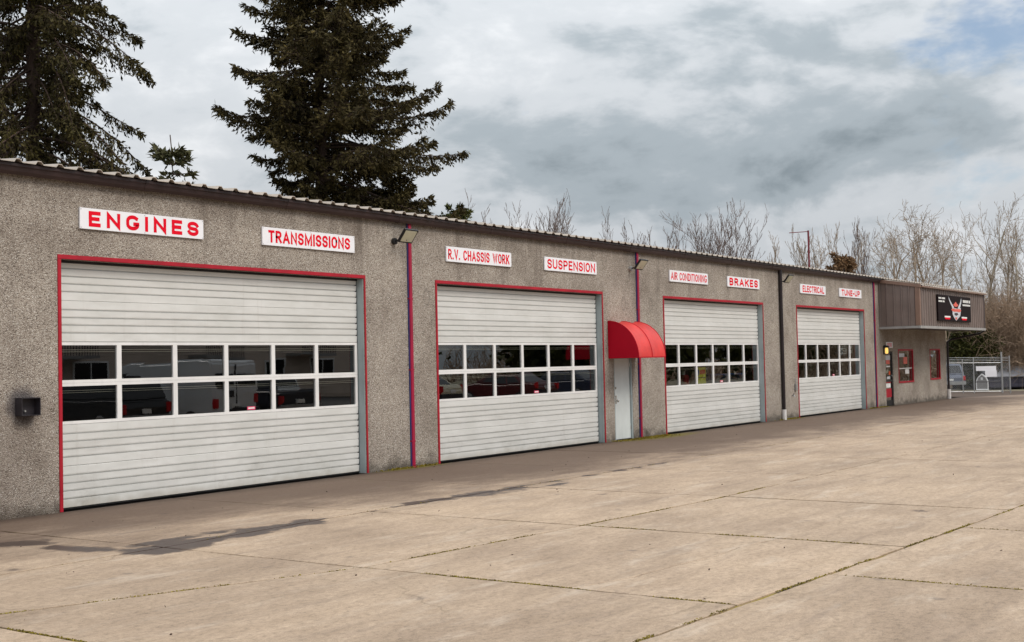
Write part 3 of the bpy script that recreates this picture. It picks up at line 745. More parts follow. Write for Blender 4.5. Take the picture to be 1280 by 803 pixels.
mb.prism([(0.0, 4.93), (0.0, 4.80), (CY - 0.08, 4.535), (CY - 0.08, 4.66)], CX0 - 0.07, CX0 + 0.06, 0); S(mb, 'canopy_roof_flashing', MT['sidingtrim'])
mb = MB(); prof = []; x = CX0 + 0.06
while x < CX1 + 0.05: prof += [(x, 0.0), (x + 0.215, 0.0), (x + 0.245, 0.03), (x + 0.305, 0.03)]; x += 0.335
i0 = 0; n = len(prof)
mb.v += [(px, CY - 0.14, 4.62 + pz) for px, pz in prof] + [(px, 0.25, 4.97 + pz) for px, pz in prof] + [(px, CY - 0.14, 4.60 + pz) for px, pz in prof]
for j in range(n - 1):
    mb.f.append((j, j + 1, n + j + 1, n + j)); mb.f.append((j, j + 1, 2 * n + j + 1, 2 * n + j))
S(mb, 'canopy_roof', MT['roof'])
mb = MB(); mb.box(CX0 + 0.061, CX1 + 0.06, CY - 0.135, CY - 0.048, 4.545, 4.60); S(mb, 'canopy_gutter', MT['sidingtrim'], bevel=0.006)
mb = MB(); mb.tube([(56.95, -1.50, 4.55), (57.08, -1.50, 4.45), (57.08, -1.50, 2.98), (57.0, -1.35, 2.86), (56.50, -0.20, 2.62), (56.47, -0.06, 2.52), (56.46, -0.06, 0.1)], 0.05, 8)
p = S(mb, 'downpipe', MT['downpipe']); p['label'] = 'black downpipe slanting back under the canopy to the wall corner'
mb = MB(); mb.tube([(56.46, -0.06, 0.0), (56.46, -0.06, 0.42)], 0.09, 12); child(mb, 'pipe_foot', MT['pvc'], p)

# ------------------------------------------------------------------ lettered signs
def arc_(cx, cy, rx, ry, a0, a1, n=8):
    return [(cx + rx * math.cos(math.radians(a0 + (a1 - a0) * q / n)), cy + ry * math.sin(math.radians(a0 + (a1 - a0) * q / n))) for q in range(n + 1)]
_s1 = arc_(0.5, 0.745, 0.5, 0.255, 12, 238, 12)
GLYPH = {   # centre-line strokes in a unit cell, and the relative width
    'A': (0.70, [[(0, 0), (0.5, 1), (1, 0)], [(0.17, 0.30), (0.83, 0.30)]]),
    'B': (0.58, [[(0, 0), (0, 1), (0.55, 1)] + arc_(0.55, 0.76, 0.40, 0.24, 90, -90) + [(0, 0.52)], [(0.5, 0.52)] + arc_(0.55, 0.26, 0.45, 0.26, 90, -90) + [(0, 0)]]),
    'C': (0.60, [arc_(0.5, 0.66, 0.5, 0.34, 28, 180) + arc_(0.5, 0.34, 0.5, 0.34, 180, 332)]),
    'D': (0.60, [[(0, 0), (0, 1), (0.45, 1)] + arc_(0.45, 0.62, 0.55, 0.38, 90, 0) + arc_(0.45, 0.38, 0.55, 0.38, 0, -90) + [(0, 0)]]),
    'E': (0.50, [[(1, 1), (0, 1), (0, 0), (1, 0)], [(0, 0.51), (0.88, 0.51)]]),
    'G': (0.62, [arc_(0.5, 0.66, 0.5, 0.34, 42, 180) + arc_(0.5, 0.34, 0.5, 0.34, 180, 360) + [(1, 0.40), (0.70, 0.40)]]),
    'H': (0.60, [[(0, 0), (0, 1)], [(1, 0), (1, 1)], [(0, 0.51), (1, 0.51)]]),
    'I': (0.0, [[(0, 0), (0, 1)]]),
    'K': (0.60, [[(0, 0), (0, 1)], [(1, 1), (0.05, 0.40)], [(0.35, 0.58), (1, 0)]]),
    'L': (0.48, [[(0, 1), (0, 0), (1, 0)]]),
    'M': (0.80, [[(0, 0), (0, 1), (0.5, 0.12), (1, 1), (1, 0)]]),
    'N': (0.62, [[(0, 0), (0, 1), (1, 0), (1, 1)]]),
    'O': (0.62, [arc_(0.5, 0.64, 0.5, 0.36, 0, 180, 12) + arc_(0.5, 0.36, 0.5, 0.36, 180, 360, 12) + [(1, 0.64)]]),
    'P': (0.56, [[(0, 0), (0, 1), (0.5, 1)] + arc_(0.5, 0.72, 0.5, 0.28, 90, -90) + [(0, 0.44)]]),
    'R': (0.58, [[(0, 0), (0, 1), (0.5, 1)] + arc_(0.5, 0.74, 0.45, 0.26, 90, -90) + [(0, 0.48)], [(0.45, 0.48), (1, 0)]]),
    'S': (0.56, [_s1 + [(1 - x, 1 - y) for x, y in _s1[::-1]]]),
    'T': (0.58, [[(0, 1), (1, 1)], [(0.5, 0), (0.5, 1)]]),
    'U': (0.60, [[(0, 1)] + arc_(0.5, 0.34, 0.5, 0.34, 180, 360, 12) + [(1, 1)]]),
    'V': (0.64, [[(0, 1), (0.5, 0), (1, 1)]]),
    'W': (0.95, [[(0, 1), (0.25, 0), (0.5, 0.95), (0.75, 0), (1, 1)]]),
    '-': (0.30, [[(0, 0.42), (1, 0.42)]]), '.': (0.0, [[(0, 0), (0, 0.03)]]), ' ': (0.22, []),
}
def ribbon(mb, pts, t, y):
    pts = [Vector(p) for p in pts]
    q = [pts[0]]
    for p in pts[1:]:
        if (p - q[-1]).length > 1e-5: q.append(p)
    pts = q
    d0 = (pts[1] - pts[0]).normalized(); d1 = (pts[-1] - pts[-2]).normalized()
    pts[0] = pts[0] - d0 * t / 2; pts[-1] = pts[-1] + d1 * t / 2
    n = len(pts); i0 = len(mb.v)
    for i in range(n):
        a = (pts[i] - pts[i - 1]).normalized() if i else (pts[1] - pts[0]).normalized()
        b = (pts[i + 1] - pts[i]).normalized() if i < n - 1 else a
        m = (Vector((-a.y, a.x)) + Vector((-b.y, b.x)))
        if m.length < 0.2: m = Vector((-a.y, a.x))
        m.normalize(); k_ = min(2.2, 1.0 / max(0.3, m.dot(Vector((-a.y, a.x)))))
        for sg in (1, -1):
            w = pts[i] + m * (sg * t / 2 * k_); mb.v.append((w.x, y, w.y))
    for i in range(n - 1): mb.f.append((i0 + 2 * i, i0 + 2 * i + 2, i0 + 2 * i + 3, i0 + 2 * i + 1))
def lettering(txt, x0, x1, z0, z1, y, m, parent, bold=0.16, space=0.16):
    """flat painted capitals that fill the given box"""
    h = z1 - z0; t = h * bold
    nat = sum(GLYPH[c][0] for c in txt) + space * (len(txt) - 1)
    wsc = (x1 - x0 - t * len(txt)) / nat
    mb = MB(); x = x0; kq = 0
    for c in txt:
        w, strokes = GLYPH[c]
        for st in strokes:
            ribbon(mb, [(x + t / 2 + px_ * w * wsc, z0 + t / 2 + pz_ * (h - t)) for px_, pz_ in st], t, y - 0.00025 * (kq % 3)); kq += 1
        x += w * wsc + t + space * wsc
    o = mb.build('lettering', m, parent); o['kind'] = 'stuff'; return o
SIGNS = [('ENGINES', 11.344, 13.693, (0.065, 0.955), (0.13, 0.87), 0.245, 0.36, 'white sign reading ENGINES in wide red capitals'),
         ('TRANSMISSIONS', 14.995, 17.340, (0.06, 0.945), (0.17, 0.85), 0.20, 0.15, 'white sign reading TRANSMISSIONS in narrow red capitals'),
         ('R.V. CHASSIS WORK', 20.137, 22.480, (0.025, 0.965), (0.16, 0.84), 0.17, 0.17, 'white sign reading R.V. CHASSIS WORK in red capitals'),
         ('SUSPENSION', 23.820, 26.150, (0.05, 0.965), (0.15, 0.86), 0.19, 0.17, 'white sign reading SUSPENSION in red capitals'),
         ('AIR CONDITIONING', 30.000, 32.360, (0.03, 0.965), (0.17, 0.84), 0.165, 0.15, 'white sign reading AIR CONDITIONING in red capitals'),
         ('BRAKES', 33.670, 36.000, (0.06, 0.94), (0.14, 0.87), 0.24, 0.24, 'white sign reading BRAKES in bold red capitals'),
         ('ELECTRICAL', 39.345, 41.690, (0.09, 0.93), (0.15, 0.86), 0.20, 0.14, 'white sign reading ELECTRICAL in red capitals'),
         ('TUNE-UP', 43.036, 45.375, (0.10, 0.92), (0.16, 0.86), 0.23, 0.18, 'white sign reading TUNE-UP in red capitals')]
for txt, x0, x1, (fx0, fx1), (fz0, fz1), bd, sp, lab in SIGNS:
    z0, z1 = 4.120, 4.432
    o = MB().box(0, x1 - x0, -0.035, -0.004, 0, z1 - z0).build('wall_sign', MT['signw'], bevel=0.003)
    o.location = (x0, 0, z0); tag(o, lab, 'sign', 'service signs above the overhead doors')
    w, h = x1 - x0, z1 - z0
    lettering(txt, w * fx0, w * fx1, h * fz0, h * fz1, -0.0375, MT['signr'], o, bd, sp)
    mb = MB()
    for sx in (0.02, w / 2, w - 0.02):
        for sz in (0.02, h - 0.02): mb.box(sx - 0.006, sx + 0.006, -0.039, -0.0352, sz - 0.006, sz + 0.006)
    mb.build('screw', MT['steel'], o)

# canopy sign board with horned emblem
bd = MB().box(0, 4.85, -0.03, 0.03, 0, 1.04).build('sign_board', MT['board'], bevel=0.004)
bd.location = (49.60, CY - 0.075, 3.305); tag(bd, 'black sign board with silver horned emblem on the brown canopy', 'sign')
def flat(name, poly, m, y=-0.033):
    mb = MB(); mb.prism([(a * 4.85, (1 - b) * 1.04) for a, b in poly], y - 0.003, y, 1); return mb.build(name, m, bd)
flat('left_horn', [(0.305, 0.03), (0.36, 0.20), (0.42, 0.34), (0.47, 0.44), (0.45, 0.49), (0.40, 0.42), (0.35, 0.28), (0.32, 0.15)], MT['silver'])
flat('right_horn', [(0.695, 0.06), (0.665, 0.22), (0.61, 0.38), (0.58, 0.46), (0.61, 0.50), (0.66, 0.42), (0.69, 0.28), (0.705, 0.15)], MT['silver'])
flat('emblem_face', [(0.40, 0.42), (0.46, 0.48), (0.60, 0.49), (0.67, 0.44), (0.665, 0.62), (0.645, 0.78), (0.58, 0.88), (0.52, 0.97), (0.46, 0.86), (0.42, 0.74)], MT['silver'], -0.037)
flat('emblem_band', [(0.37, 0.55), (0.42, 0.49), (0.50, 0.51), (0.58, 0.50), (0.64, 0.50), (0.68, 0.56), (0.63, 0.63), (0.55, 0.61), (0.48, 0.62), (0.42, 0.60)], MT['coral'], -0.041)
flat('emblem_crest', [(0.52, 0.22), (0.56, 0.30), (0.60, 0.34), (0.57, 0.40), (0.52, 0.43), (0.47, 0.40), (0.44, 0.34), (0.48, 0.30)], MT['coral'], -0.037)
flat('emblem_jaw', [(0.48, 0.66), (0.56, 0.66), (0.585, 0.72), (0.52, 0.78), (0.465, 0.72)], MT['ink'], -0.041)
flat('emblem_tip', [(0.48, 0.84), (0.56, 0.84), (0.52, 0.95)], MT['coral'], -0.041)
rr = random.Random(3)
def bars(name, x0, x1, y0, y1, m):
    mb = MB(); x = x0
    while x < x1 - 0.012:
        w = rr.uniform(0.012, 0.026); mb.box(x * 4.85, min(x + w, x1) * 4.85, -0.036, -0.033, (1 - y1) * 1.04, (1 - y0) * 1.04); x += w + 0.007 + (0.012 if rr.random() < 0.15 else 0)
    mb.build(name, m, bd)
bars('print_line', 0.02, 0.22, 0.10, 0.165, MT['paper']); bars('print_line', 0.02, 0.20, 0.22, 0.285, MT['paper'])
bars('print_line', 0.75, 0.98, 0.12, 0.23, MT['paper']); bars('print_line', 0.74, 0.98, 0.29, 0.36, MT['paper'])
for xa in (0.18, 0.695):
    flat('print_flag', [(xa, 0.80), (xa + 0.17, 0.80), (xa + 0.17, 0.86), (xa, 0.86)], MT['paper']); flat('print_flag', [(xa, 0.86), (xa + 0.17, 0.86), (xa + 0.15, 0.93), (xa + 0.02, 0.93)], MT['signr'])

# house number over the office door, wall lamp beside it
hn = MB().box(-0.40, 0.40, -0.018, -0.003, -0.115, 0.115).build('number_sign', MT['signw'], bevel=0.003); hn.location = (48.52, 0, 2.39)
tag(hn, 'small white plate with red figures above the glass office door', 'sign')
bar = MB()
for q in range(3): bar.box(-0.27 + q * 0.19, -0.13 + q * 0.19, -0.021, -0.0185, -0.06, 0.06)
b_ = MB()
for q in range(3):
    xa = -0.27 + q * 0.19
    b_.box(xa, xa + 0.14, -0.021, -0.0185, 0.04, 0.065).box(xa, xa + 0.14, -0.021, -0.0185, -0.065, -0.04).box(xa, xa + 0.03, -0.021, -0.0185, -0.04, 0.04).box(xa + 0.11, xa + 0.14, -0.021, -0.0185, -0.04, 0.04)
b_.build('figures', MT['pink'], hn)
wl = tag(empty('wall_lamp', (47.86, 0, 2.18)), 'small black wall lamp glowing warm yellow beside the office door', 'lamp')
MB().box(-0.10, 0.10, -0.03, -0.003, -0.16, 0.18).build('back_plate', MT['black'], wl, bevel=0.01)
MB().prism([(-0.03, 0.10), (-0.20, 0.10), (-0.16, 0.18), (-0.03, 0.20)], -0.11, 0.11, 0).build('hood', MT['black'], wl, bevel=0.01)
MB().tube([(0, -0.11, -0.13), (0, -0.11, -0.10), (0, -0.11, 0.04), (0, -0.11, 0.10)], [0.04, 0.06, 0.06, 0.045], 10).build('bulb_glass', MT['bulb'], wl, smooth=True)

# ------------------------------------------------------------------ floodlights
def floodlight(x, z, label, conduit):
    t = tag(empty('floodlight', (x, 0, z)), label, 'lamp', 'floodlights on the workshop wall')
    MB().tube([(-0.12, -0.003, 0.0), (-0.12, -0.06, 0.0)], 0.065, 12).build('junction_box', MT['steel'] if conduit else MT['black'], t)
    MB().tube([(-0.12, -0.05, 0.0), (-0.12, -0.16, 0.02), (0.0, -0.24, 0.02)], 0.018, 6).build('arm', MT['black'], t)
    a = math.radians(52); ca, sa = math.cos(a), math.sin(a)
    def plate(w0, w1, u0, u1, v0, v1, name, m):
        mb = MB(); P = []
        for w in (w0, w1):
            for (u, v) in ((u0, v0), (u1, v0), (u1, v1), (u0, v1)):
                P.append((u, -0.20 - v * ca - w * sa, 0.0 + v * sa - w * ca))
        mb.v = P; mb.f = [(0, 1, 2, 3), (7, 6, 5, 4), (0, 4, 5, 1), (1, 5, 6, 2), (2, 6, 7, 3), (3, 7, 4, 0)]
        mb.build(name, m, t)
    plate(-0.025, 0.020, -0.20, 0.20, -0.03, 0.27, 'housing', MT['black'])
    plate(0.0205, 0.026, -0.170, 0.170, 0.000, 0.245, 'lens', MT['lens'])
    return t
floodlight(18.62, 4.42, 'black floodlight in front of the first red downpipe', False)
floodlight(27.98, 4.36, 'black floodlight with grey junction box above the red awning', True)
floodlight(37.78, 4.42, 'black floodlight clamped to the black round downpipe', False)

# vent hood low on the left of the first door
vh = tag(empty('vent_hood', (10.43, 0, 1.54)), 'dark square vent hood on the wall left of the ENGINES door', 'vent')
mb = MB(); t_ = 0.012
mb.box(-0.15, 0.15, -0.16, -0.002, 0.115, 0.127).box(-0.15, 0.15, -0.16, -0.002, -0.127, -0.115).box(-0.15, -0.138, -0.16, -0.002, -0.115, 0.115).box(0.138, 0.15, -0.16, -0.002, -0.115, 0.115)
mb.build('hood', MT['dark'], vh, bevel=0.003)
MB().box(-0.138, 0.138, -0.02, -0.003, -0.115, 0.115).build('flap', MT['dark'], vh)
MB().tube([(-0.02, -0.021, -0.06), (-0.02, -0.05, -0.06)], 0.015, 8).build('damper_pin', MT['steel'], vh)

# meter / hose fittings near the last door
ft = tag(empty('tap_fitting', (38.45, 0, 0.75)), 'small grey pipe fitting on the wall before the last door', 'tap')
MB().tube([(0, -0.003, 0), (0, -0.07, 0), (0, -0.09, -0.05)], 0.02, 8).build('spout', MT['steel'], ft)
MB().tube([(0, -0.06, 0), (0, -0.06, 0.05)], 0.012, 6).tube([(-0.04, -0.06, 0.05), (0.04, -0.06, 0.05)], 0.01, 6).build('handle', MT['dark'], ft)
cb = tag(empty('conduit_box', (38.72, 0, 1.00)), 'small grey electrical box on the wall beside the ELECTRICAL door', 'box')
MB().box(-0.07, 0.07, -0.07, -0.002, -0.09, 0.11).build('case', MT['steel'], cb, bevel=0.008)
MB().tube([(0, -0.03, 0.11), (0, -0.03, 0.30)], 0.014, 6).build('conduit', MT['steel'], cb)

# ------------------------------------------------------------------ red dome awning over the service door
AX0, AX1, AP, AZ0, AZ1 = 26.67, 28.06, 0.86, 2.075, 2.995
aw = tag(empty('awning', ((AX0 + AX1) / 2, 0, AZ0)), 'red quarter-round vinyl awning over the service door', 'awning')
hw = (AX1 - AX0) / 2
def arc(n=18, sc=1.0, off=0.0):
    return [(-(AP * sc) * math.sin(t) - 0.003 - off, (AZ1 - AZ0) * sc * math.cos(t)) for t in [math.pi / 2 * q / n for q in range(n + 1)]]
mb = MB(); A = arc(); us = np.linspace(-hw, hw, 13); V = []
for ui, u in enumerate(us):
    w = (u + hw) / (2 * hw); sag = 0.06 * abs(math.sin(2 * math.pi * w)) 
    for (y, z_) in A:
        nrm = Vector((y, z_)).normalized() if (abs(y) + abs(z_)) > 0 else Vector((0, 1))
        V.append((u, min(-0.003, y - nrm.x * sag), z_ - nrm.y * sag))
nA = len(A); F = [(i * nA + j, (i + 1) * nA + j, (i + 1) * nA + j + 1, i * nA + j + 1) for i in range(12) for j in range(nA - 1)]
o = link('cover', mesh_np('cover', V, F, True), MT['awn'], aw)
for sx, nm in ((-hw, 'side_panel'), (hw, 'side_panel')):
    mb = MB(); poly = [(y, z_) for y, z_ in A] + [(-0.003, 0.0)]
    mb.prism(poly, sx - 0.003, sx + 0.003, 0); mb.build(nm, MT['awnside'], aw)
for sx in (-hw, 0.0, hw):
    mb = MB(); mb.tube([(sx * 0.985, y * 0.965, z_ * 0.965) for y, z_ in A], 0.010, 6); mb.build('hoop', MT['steel'], aw)
for sx in (-hw, 0.0, hw): MB().tube([(sx, y * 1.001, z_ * 1.001) for y, z_ in A], 0.009, 6).build('seam', MT['awnside'], aw)
mb = MB(); mb.box(-hw, hw, -AP - 0.006, -AP + 0.012, -0.012, 0.014).box(-hw - 0.004, -hw + 0.014, -AP, -0.004, -0.012, 0.010).box(hw - 0.014, hw + 0.004, -AP, -0.004, -0.012, 0.010); mb.build('hem', MT['awnside'], aw)

# ------------------------------------------------------------------ things behind the glass
ps = tag(empty('poster', (32.28, 0.24, 1.29)), 'yellow poster behind the glass of the AIR CONDITIONING door', 'poster')
MB().box(-0.34, 0.34, 0.0, 0.01, 0.0, 0.47).build('sheet', MT['yellow'], ps)
MB().tube([(-0.18, -0.001, 0.33), (-0.18, -0.004, 0.33)], 0.10, 16).build('round_mark', MT['blue'], ps)
MB().prism([(-0.05, 0.27), (0.30, 0.29), (0.30, 0.41), (-0.05, 0.39)], -0.004, -0.001, 1).build('red_word', MT['orange'], ps)
mb = MB()
for q in range(6): mb.box(-0.28 + q * 0.1, -0.21 + q * 0.1, -0.004, -0.001, 0.16, 0.19)
mb.build('print_line', MT['ink'], ps)
rc = tag(empty('fuel_can', (31.75, 0.40, 1.10)), 'dark red canister beside the yellow poster behind the glass', 'canister')
MB().box(-0.15, 0.15, 0.0, 0.25, 0.0, 0.46).build('body', MT['red'], rc, bevel=0.03)
MB().tube([(0, 0.12, 0.46), (0, 0.12, 0.56)], 0.05, 10).build('cap', MT['paper'], rc)
bn = tag(empty('work_bench', (34.9, 0.55, 0.0)), 'blue steel workbench inside behind the BRAKES door windows', 'bench')
for xx in (-1.1, 0.0, 1.1): MB().box(xx - 0.04, xx + 0.04, 0.0, 0.5, 0.0, 1.5).build('post', MT['blue'], bn)
MB().box(-1.2, 1.2, 0.0, 0.5, 1.50, 1.54).build('top', MT['blue'], bn)
MB().box(-1.2, 1.2, 0.45, 0.5, 0.2, 1.49).build('back_panel', MT['pbluem'], bn)
nt_ = tag(empty('paper_notice', (43.95, 0.215, 2.18)), 'white paper notice inside the upper glass of the TUNE-UP door', 'notice')
MB().box(-0.50, 0.36, 0.0, 0.003, -0.12, 0.20).build('sheet', MT['paper'], nt_)
mb = MB()
for q in range(3): mb.box(-0.44, 0.30 - 0.1 * (q % 2), -0.003, -0.001, 0.12 - q * 0.09, 0.155 - q * 0.09)
mb.build('print_line', MT['ink'], nt_)
n2_ = tag(empty('paper_slip', (44.72, 0.215, 2.20)), 'narrow white slip next to the paper notice on the TUNE-UP door', 'notice')
MB().box(-0.14, 0.16, 0.0, 0.003, -0.10, 0.18).build('sheet', MT['paper'], n2_)
MB().box(-0.08, 0.08, -0.003, -0.001, 0.02, 0.06).build('print_line', MT['ink'], n2_)

# roof mast
mt_ = tag(empty('aerial_mast', (57.4, 6.6, 4.9)), 'thin dark red aerial mast standing up behind the roof', 'mast')
MB().tube([(0, 0, -5.3), (0, 0, 3.2)], 0.045, 6).build('pole', MT['mast'], mt_)
MB().tube([(-0.55, 0.75, 3.1), (0, 0, 3.15)], 0.02, 5).build('arm', MT['mast'], mt_)

# ------------------------------------------------------------------ trees
def kites(C, Dr, Ln, W, rs):
    """leaf-sized kite faces: centres-at-base C, directions Dr, lengths, widths"""
    n = len(C); Dr = Dr / (np.linalg.norm(Dr, axis=1, keepdims=True) + 1e-9)
    rnd = rs.normal(size=(n, 3)); Sd = np.cross(Dr, rnd); Sd /= (np.linalg.norm(Sd, axis=1, keepdims=True) + 1e-9)
    Nn = np.cross(Dr, Sd)
    Ln = Ln[:, None]; W = W[:, None]
    V = np.stack([C, C + Dr * Ln * 0.45 + Sd * W * 0.5 + Nn * W * 0.15, C + Dr * Ln, C + Dr * Ln * 0.45 - Sd * W * 0.5 + Nn * W * 0.15], 1).reshape(-1, 3)
    F = np.arange(4 * n).reshape(-1, 4)
    return V, F
def tubes_np(P0, P1, R0, R1, ns):
    n = len(P0); d = P1 - P0; d /= (np.linalg.norm(d, axis=1, keepdims=True) + 1e-9)
    ref = np.where(np.abs(d[:, 2:3]) > 0.9, np.array([[1.0, 0, 0]]), np.array([[0, 0, 1.0]]))
    a = np.cross(d, ref); a /= (np.linalg.norm(a, axis=1, keepdims=True) + 1e-9); b = np.cross(d, a)
    rings = []
    for P, R in ((P0, R0), (P1, R1)):
        for q in range(ns):
            t = 2 * math.pi * q / ns
            rings.append(P + R[:, None] * (math.cos(t) * a + math.sin(t) * b))
    V = np.stack(rings, 1).reshape(-1, 3); base_ = (np.arange(n) * 2 * ns)[:, None]
    F = np.concatenate([base_ + np.array([[q, (q + 1) % ns, ns + (q + 1) % ns, ns + q]]) for q in range(ns)], 0)
    return V, F

def conifer(name, label, cat, loc, Ht, cb, rad, seed, mat, dens=1.0, droop=0.35, spacing=0.42, trunk_r=0.32, tuft=1.0, gap=0.0, asym=None, group=None, upturn=0.4, lvar=(0.62, 1.12), hang=0.75):
    rs = np.random.RandomState(seed)
    root = tag(empty(name, loc), label, cat, group)
    # trunk
    zs = np.linspace(0, Ht, 24); wob = np.cumsum(rs.normal(0, 0.03, (24, 2)), 0); wob -= wob[0]
    mb = MB(); mb.tube([(wob[i, 0], wob[i, 1], zs[i]) for i in range(24)], [max(0.02, trunk_r * (1 - zs[i] / Ht) ** 0.8) for i in range(24)], 9)
    mb.build('trunk', MT['bark'], root, smooth=True)
    Cc, Dd, Ll, Ww = [], [], [], []; S0, S1, Q0, Q1 = [], [], [], []
    h = cb
    while h < Ht - 0.3:
        u = (h - cb) / (Ht - cb); nb = rs.randint(4, 7)
        ph0 = rs.rand() * 6.28
        for bi in range(nb):
            if rs.rand() < gap: continue
            ph = ph0 + bi * 6.283 / nb + rs.normal(0, 0.25)
            L = rad(u) * rs.uniform(*lvar)
            if asym: L *= 1 + asym[1] * math.cos(ph - asym[0])
            if L < 0.25: L = 0.25
            e0 = (0.35 * u - 0.02 + rs.normal(0, 0.20)); dr = droop * rs.uniform(0.6, 1.4) * (1.1 - u)
            m = max(5, int(L * 3)); s_ = np.linspace(0, 1, m)
            side = rs.normal(0, 0.10)
            az = ph + side * s_ * 2
            r_ = L * s_
            zz = h + L * (math.tan(e0) * s_ - dr * s_ ** 2 + upturn * dr * s_ ** 4)
            B = np.stack([r_ * np.cos(az), r_ * np.sin(az), zz], 1)
            ix = min(23, int(h / Ht * 23)); B[:, :2] += wob[ix]
            rr_ = np.linspace(0.018 + 0.012 * L, 0.006, m)
            S0.append(B[:-1]); S1.append(B[1:]); Q0.append(rr_[:-1]); Q1.append(rr_[1:])
            # side twigs
            nt2 = int(L * 11 * dens) + 4
            st = 0.16 + 0.84 * rs.rand(nt2) ** 0.75
            fi = st * (m - 1); i0 = np.minimum(fi.astype(int), m - 2); fr = (fi - i0)[:, None]
            base_ = B[i0] * (1 - fr) + B[i0 + 1] * fr; tg = B[i0 + 1] - B[i0]; tg /= np.linalg.norm(tg, axis=1, keepdims=True)
            sg = np.where(rs.rand(nt2) < 0.5, -1.0, 1.0); ang = sg * rs.uniform(0.45, 1.25, nt2)
            ca, sa = np.cos(ang), np.sin(ang)
            dx = tg[:, 0] * ca - tg[:, 1] * sa; dy = tg[:, 0] * sa + tg[:, 1] * ca
            dv = np.stack([dx, dy, tg[:, 2] * 0.5 - rs.uniform(0.0, hang, nt2) * (0.4 + droop)], 1); dv /= np.linalg.norm(dv, axis=1, keepdims=True)
            tl = np.minimum(1.25, (0.22 + 0.30 * L * (1.0 - st)) * rs.uniform(0.6, 1.3, nt2))
            S0.append(base_); S1.append(base_ + dv * tl[:, None]); Q0.append(np.full(nt2, 0.007)); Q1.append(np.full(nt2, 0.003))
            kk_ = 6
            for q in range(kk_):
                f = (q + rs.rand(nt2)) / kk_
                c = base_ + dv * (tl * f)[:, None] + np.stack([np.zeros(nt2), np.zeros(nt2), -0.12 * tl * f ** 2], 1)
                ndir = dv + rs.normal(0, 0.55, (nt2, 3)); ndir[:, 2] -= 0.15
                Cc.append(c); Dd.append(ndir); Ll.append(rs.uniform(0.12, 0.27, nt2) * tuft); Ww.append(rs.uniform(0.05, 0.105, nt2) * tuft)
            # tufts along the branch end itself
            ne = int(9 * dens) + 2; fe = 0.55 + 0.45 * rs.rand(ne); fi = fe * (m - 1); i0 = np.minimum(fi.astype(int), m - 2); fr = (fi - i0)[:, None]
            c = B[i0] * (1 - fr) + B[i0 + 1] * fr
            Cc.append(c); Dd.append((B[i0 + 1] - B[i0]) / 0.3 + rs.normal(0, 0.5, (ne, 3))); Ll.append(rs.uniform(0.14, 0.30, ne) * tuft); Ww.append(rs.uniform(0.06, 0.11, ne) * tuft)
        h += spacing * rs.uniform(0.7, 1.3) * (1.0 - 0.4 * u)
    V, F = tubes_np(np.concatenate(S0), np.concatenate(S1), np.concatenate(Q0), np.concatenate(Q1), 3)
    link('branches', mesh_np('branches', V, F), MT['bark'], root)
    V, F = kites(np.concatenate(Cc), np.concatenate(Dd), np.concatenate(Ll), np.concatenate(Ww), rs)
    link('crown', mesh_np('crown', V, F), mat, root)
    return root

GF = 'tall firs behind the workshop'
conifer('fir_tree', 'tall open fir with bare trunk showing, rising at the left edge behind the roof', 'tree', (30.2, 28.8, -0.1), 32.0, 5.5,
        lambda u: 6.0 * min(1.0, 0.62 + 1.6 * u) * (1 - u) ** 0.62, 11, MT['fir'], dens=1.5, droop=0.85, spacing=0.34, trunk_r=0.46, gap=0.12, group=GF, asym=(-0.95, 0.06), lvar=(0.30, 1.15), hang=1.7, tuft=1.05, upturn=0.25)
conifer('fir_tree', 'dense dark fir behind the TRANSMISSIONS sign, broadest above the roof', 'tree', (40.6, 22.9, -0.1), 28.5, 4.5,
        lambda u: 6.1 * (1 - u) ** 0.72, 29, MT['fir2'], dens=2.0, droop=0.50, spacing=0.28, trunk_r=0.42, gap=0.10, group=GF, asym=(-0.95, 0.14), lvar=(0.26, 1.22), upturn=0.75, tuft=1.1, hang=1.2)
conifer('young_pine', 'small sparse young pine top between the two tall firs', 'tree', (30.3, 20.4, -0.1), 10.75, 4.0,
        lambda u: 1.15 * (1 - u) ** 0.55 + 0.10, 31, MT['pine'], dens=0.30, droop=-0.55, spacing=0.50, trunk_r=0.08, gap=0.40, tuft=1.35, lvar=(0.4, 1.25), hang=0.2)
conifer('fir_tree', 'short dark fir filling the gap at the right foot of the dense fir', 'tree', (44.4, 21.9, -0.1), 11.4, 2.5,
        lambda u: 4.2 * (1 - u) ** 0.8 + 0.1, 53, MT['fir2'], dens=1.4, droop=0.35, spacing=0.30, trunk_r=0.16, group=GF, lvar=(0.4, 1.2), upturn=0.8)
conifer('green_cedar', 'bright green conifer tip at the right foot of the dense fir', 'tree', (47.6, 20.6, -0.1), 9.9, 3.0,
        lambda u: 2.2 * (1 - u) ** 0.7 + 0.1, 37, MT['green'], dens=1.2, droop=0.2, spacing=0.35, trunk_r=0.12)
conifer('brown_cedar', 'small rusty brown cedar among the bare trees above the office roof', 'tree', (77.0, 12.2, -0.5), 9.0, 2.0,
        lambda u: 1.5 * (1 - u) ** 0.6 + 0.15, 41, MT['brownfir'], dens=1.6, droop=0.1, spacing=0.30, trunk_r=0.12, tuft=1.4)

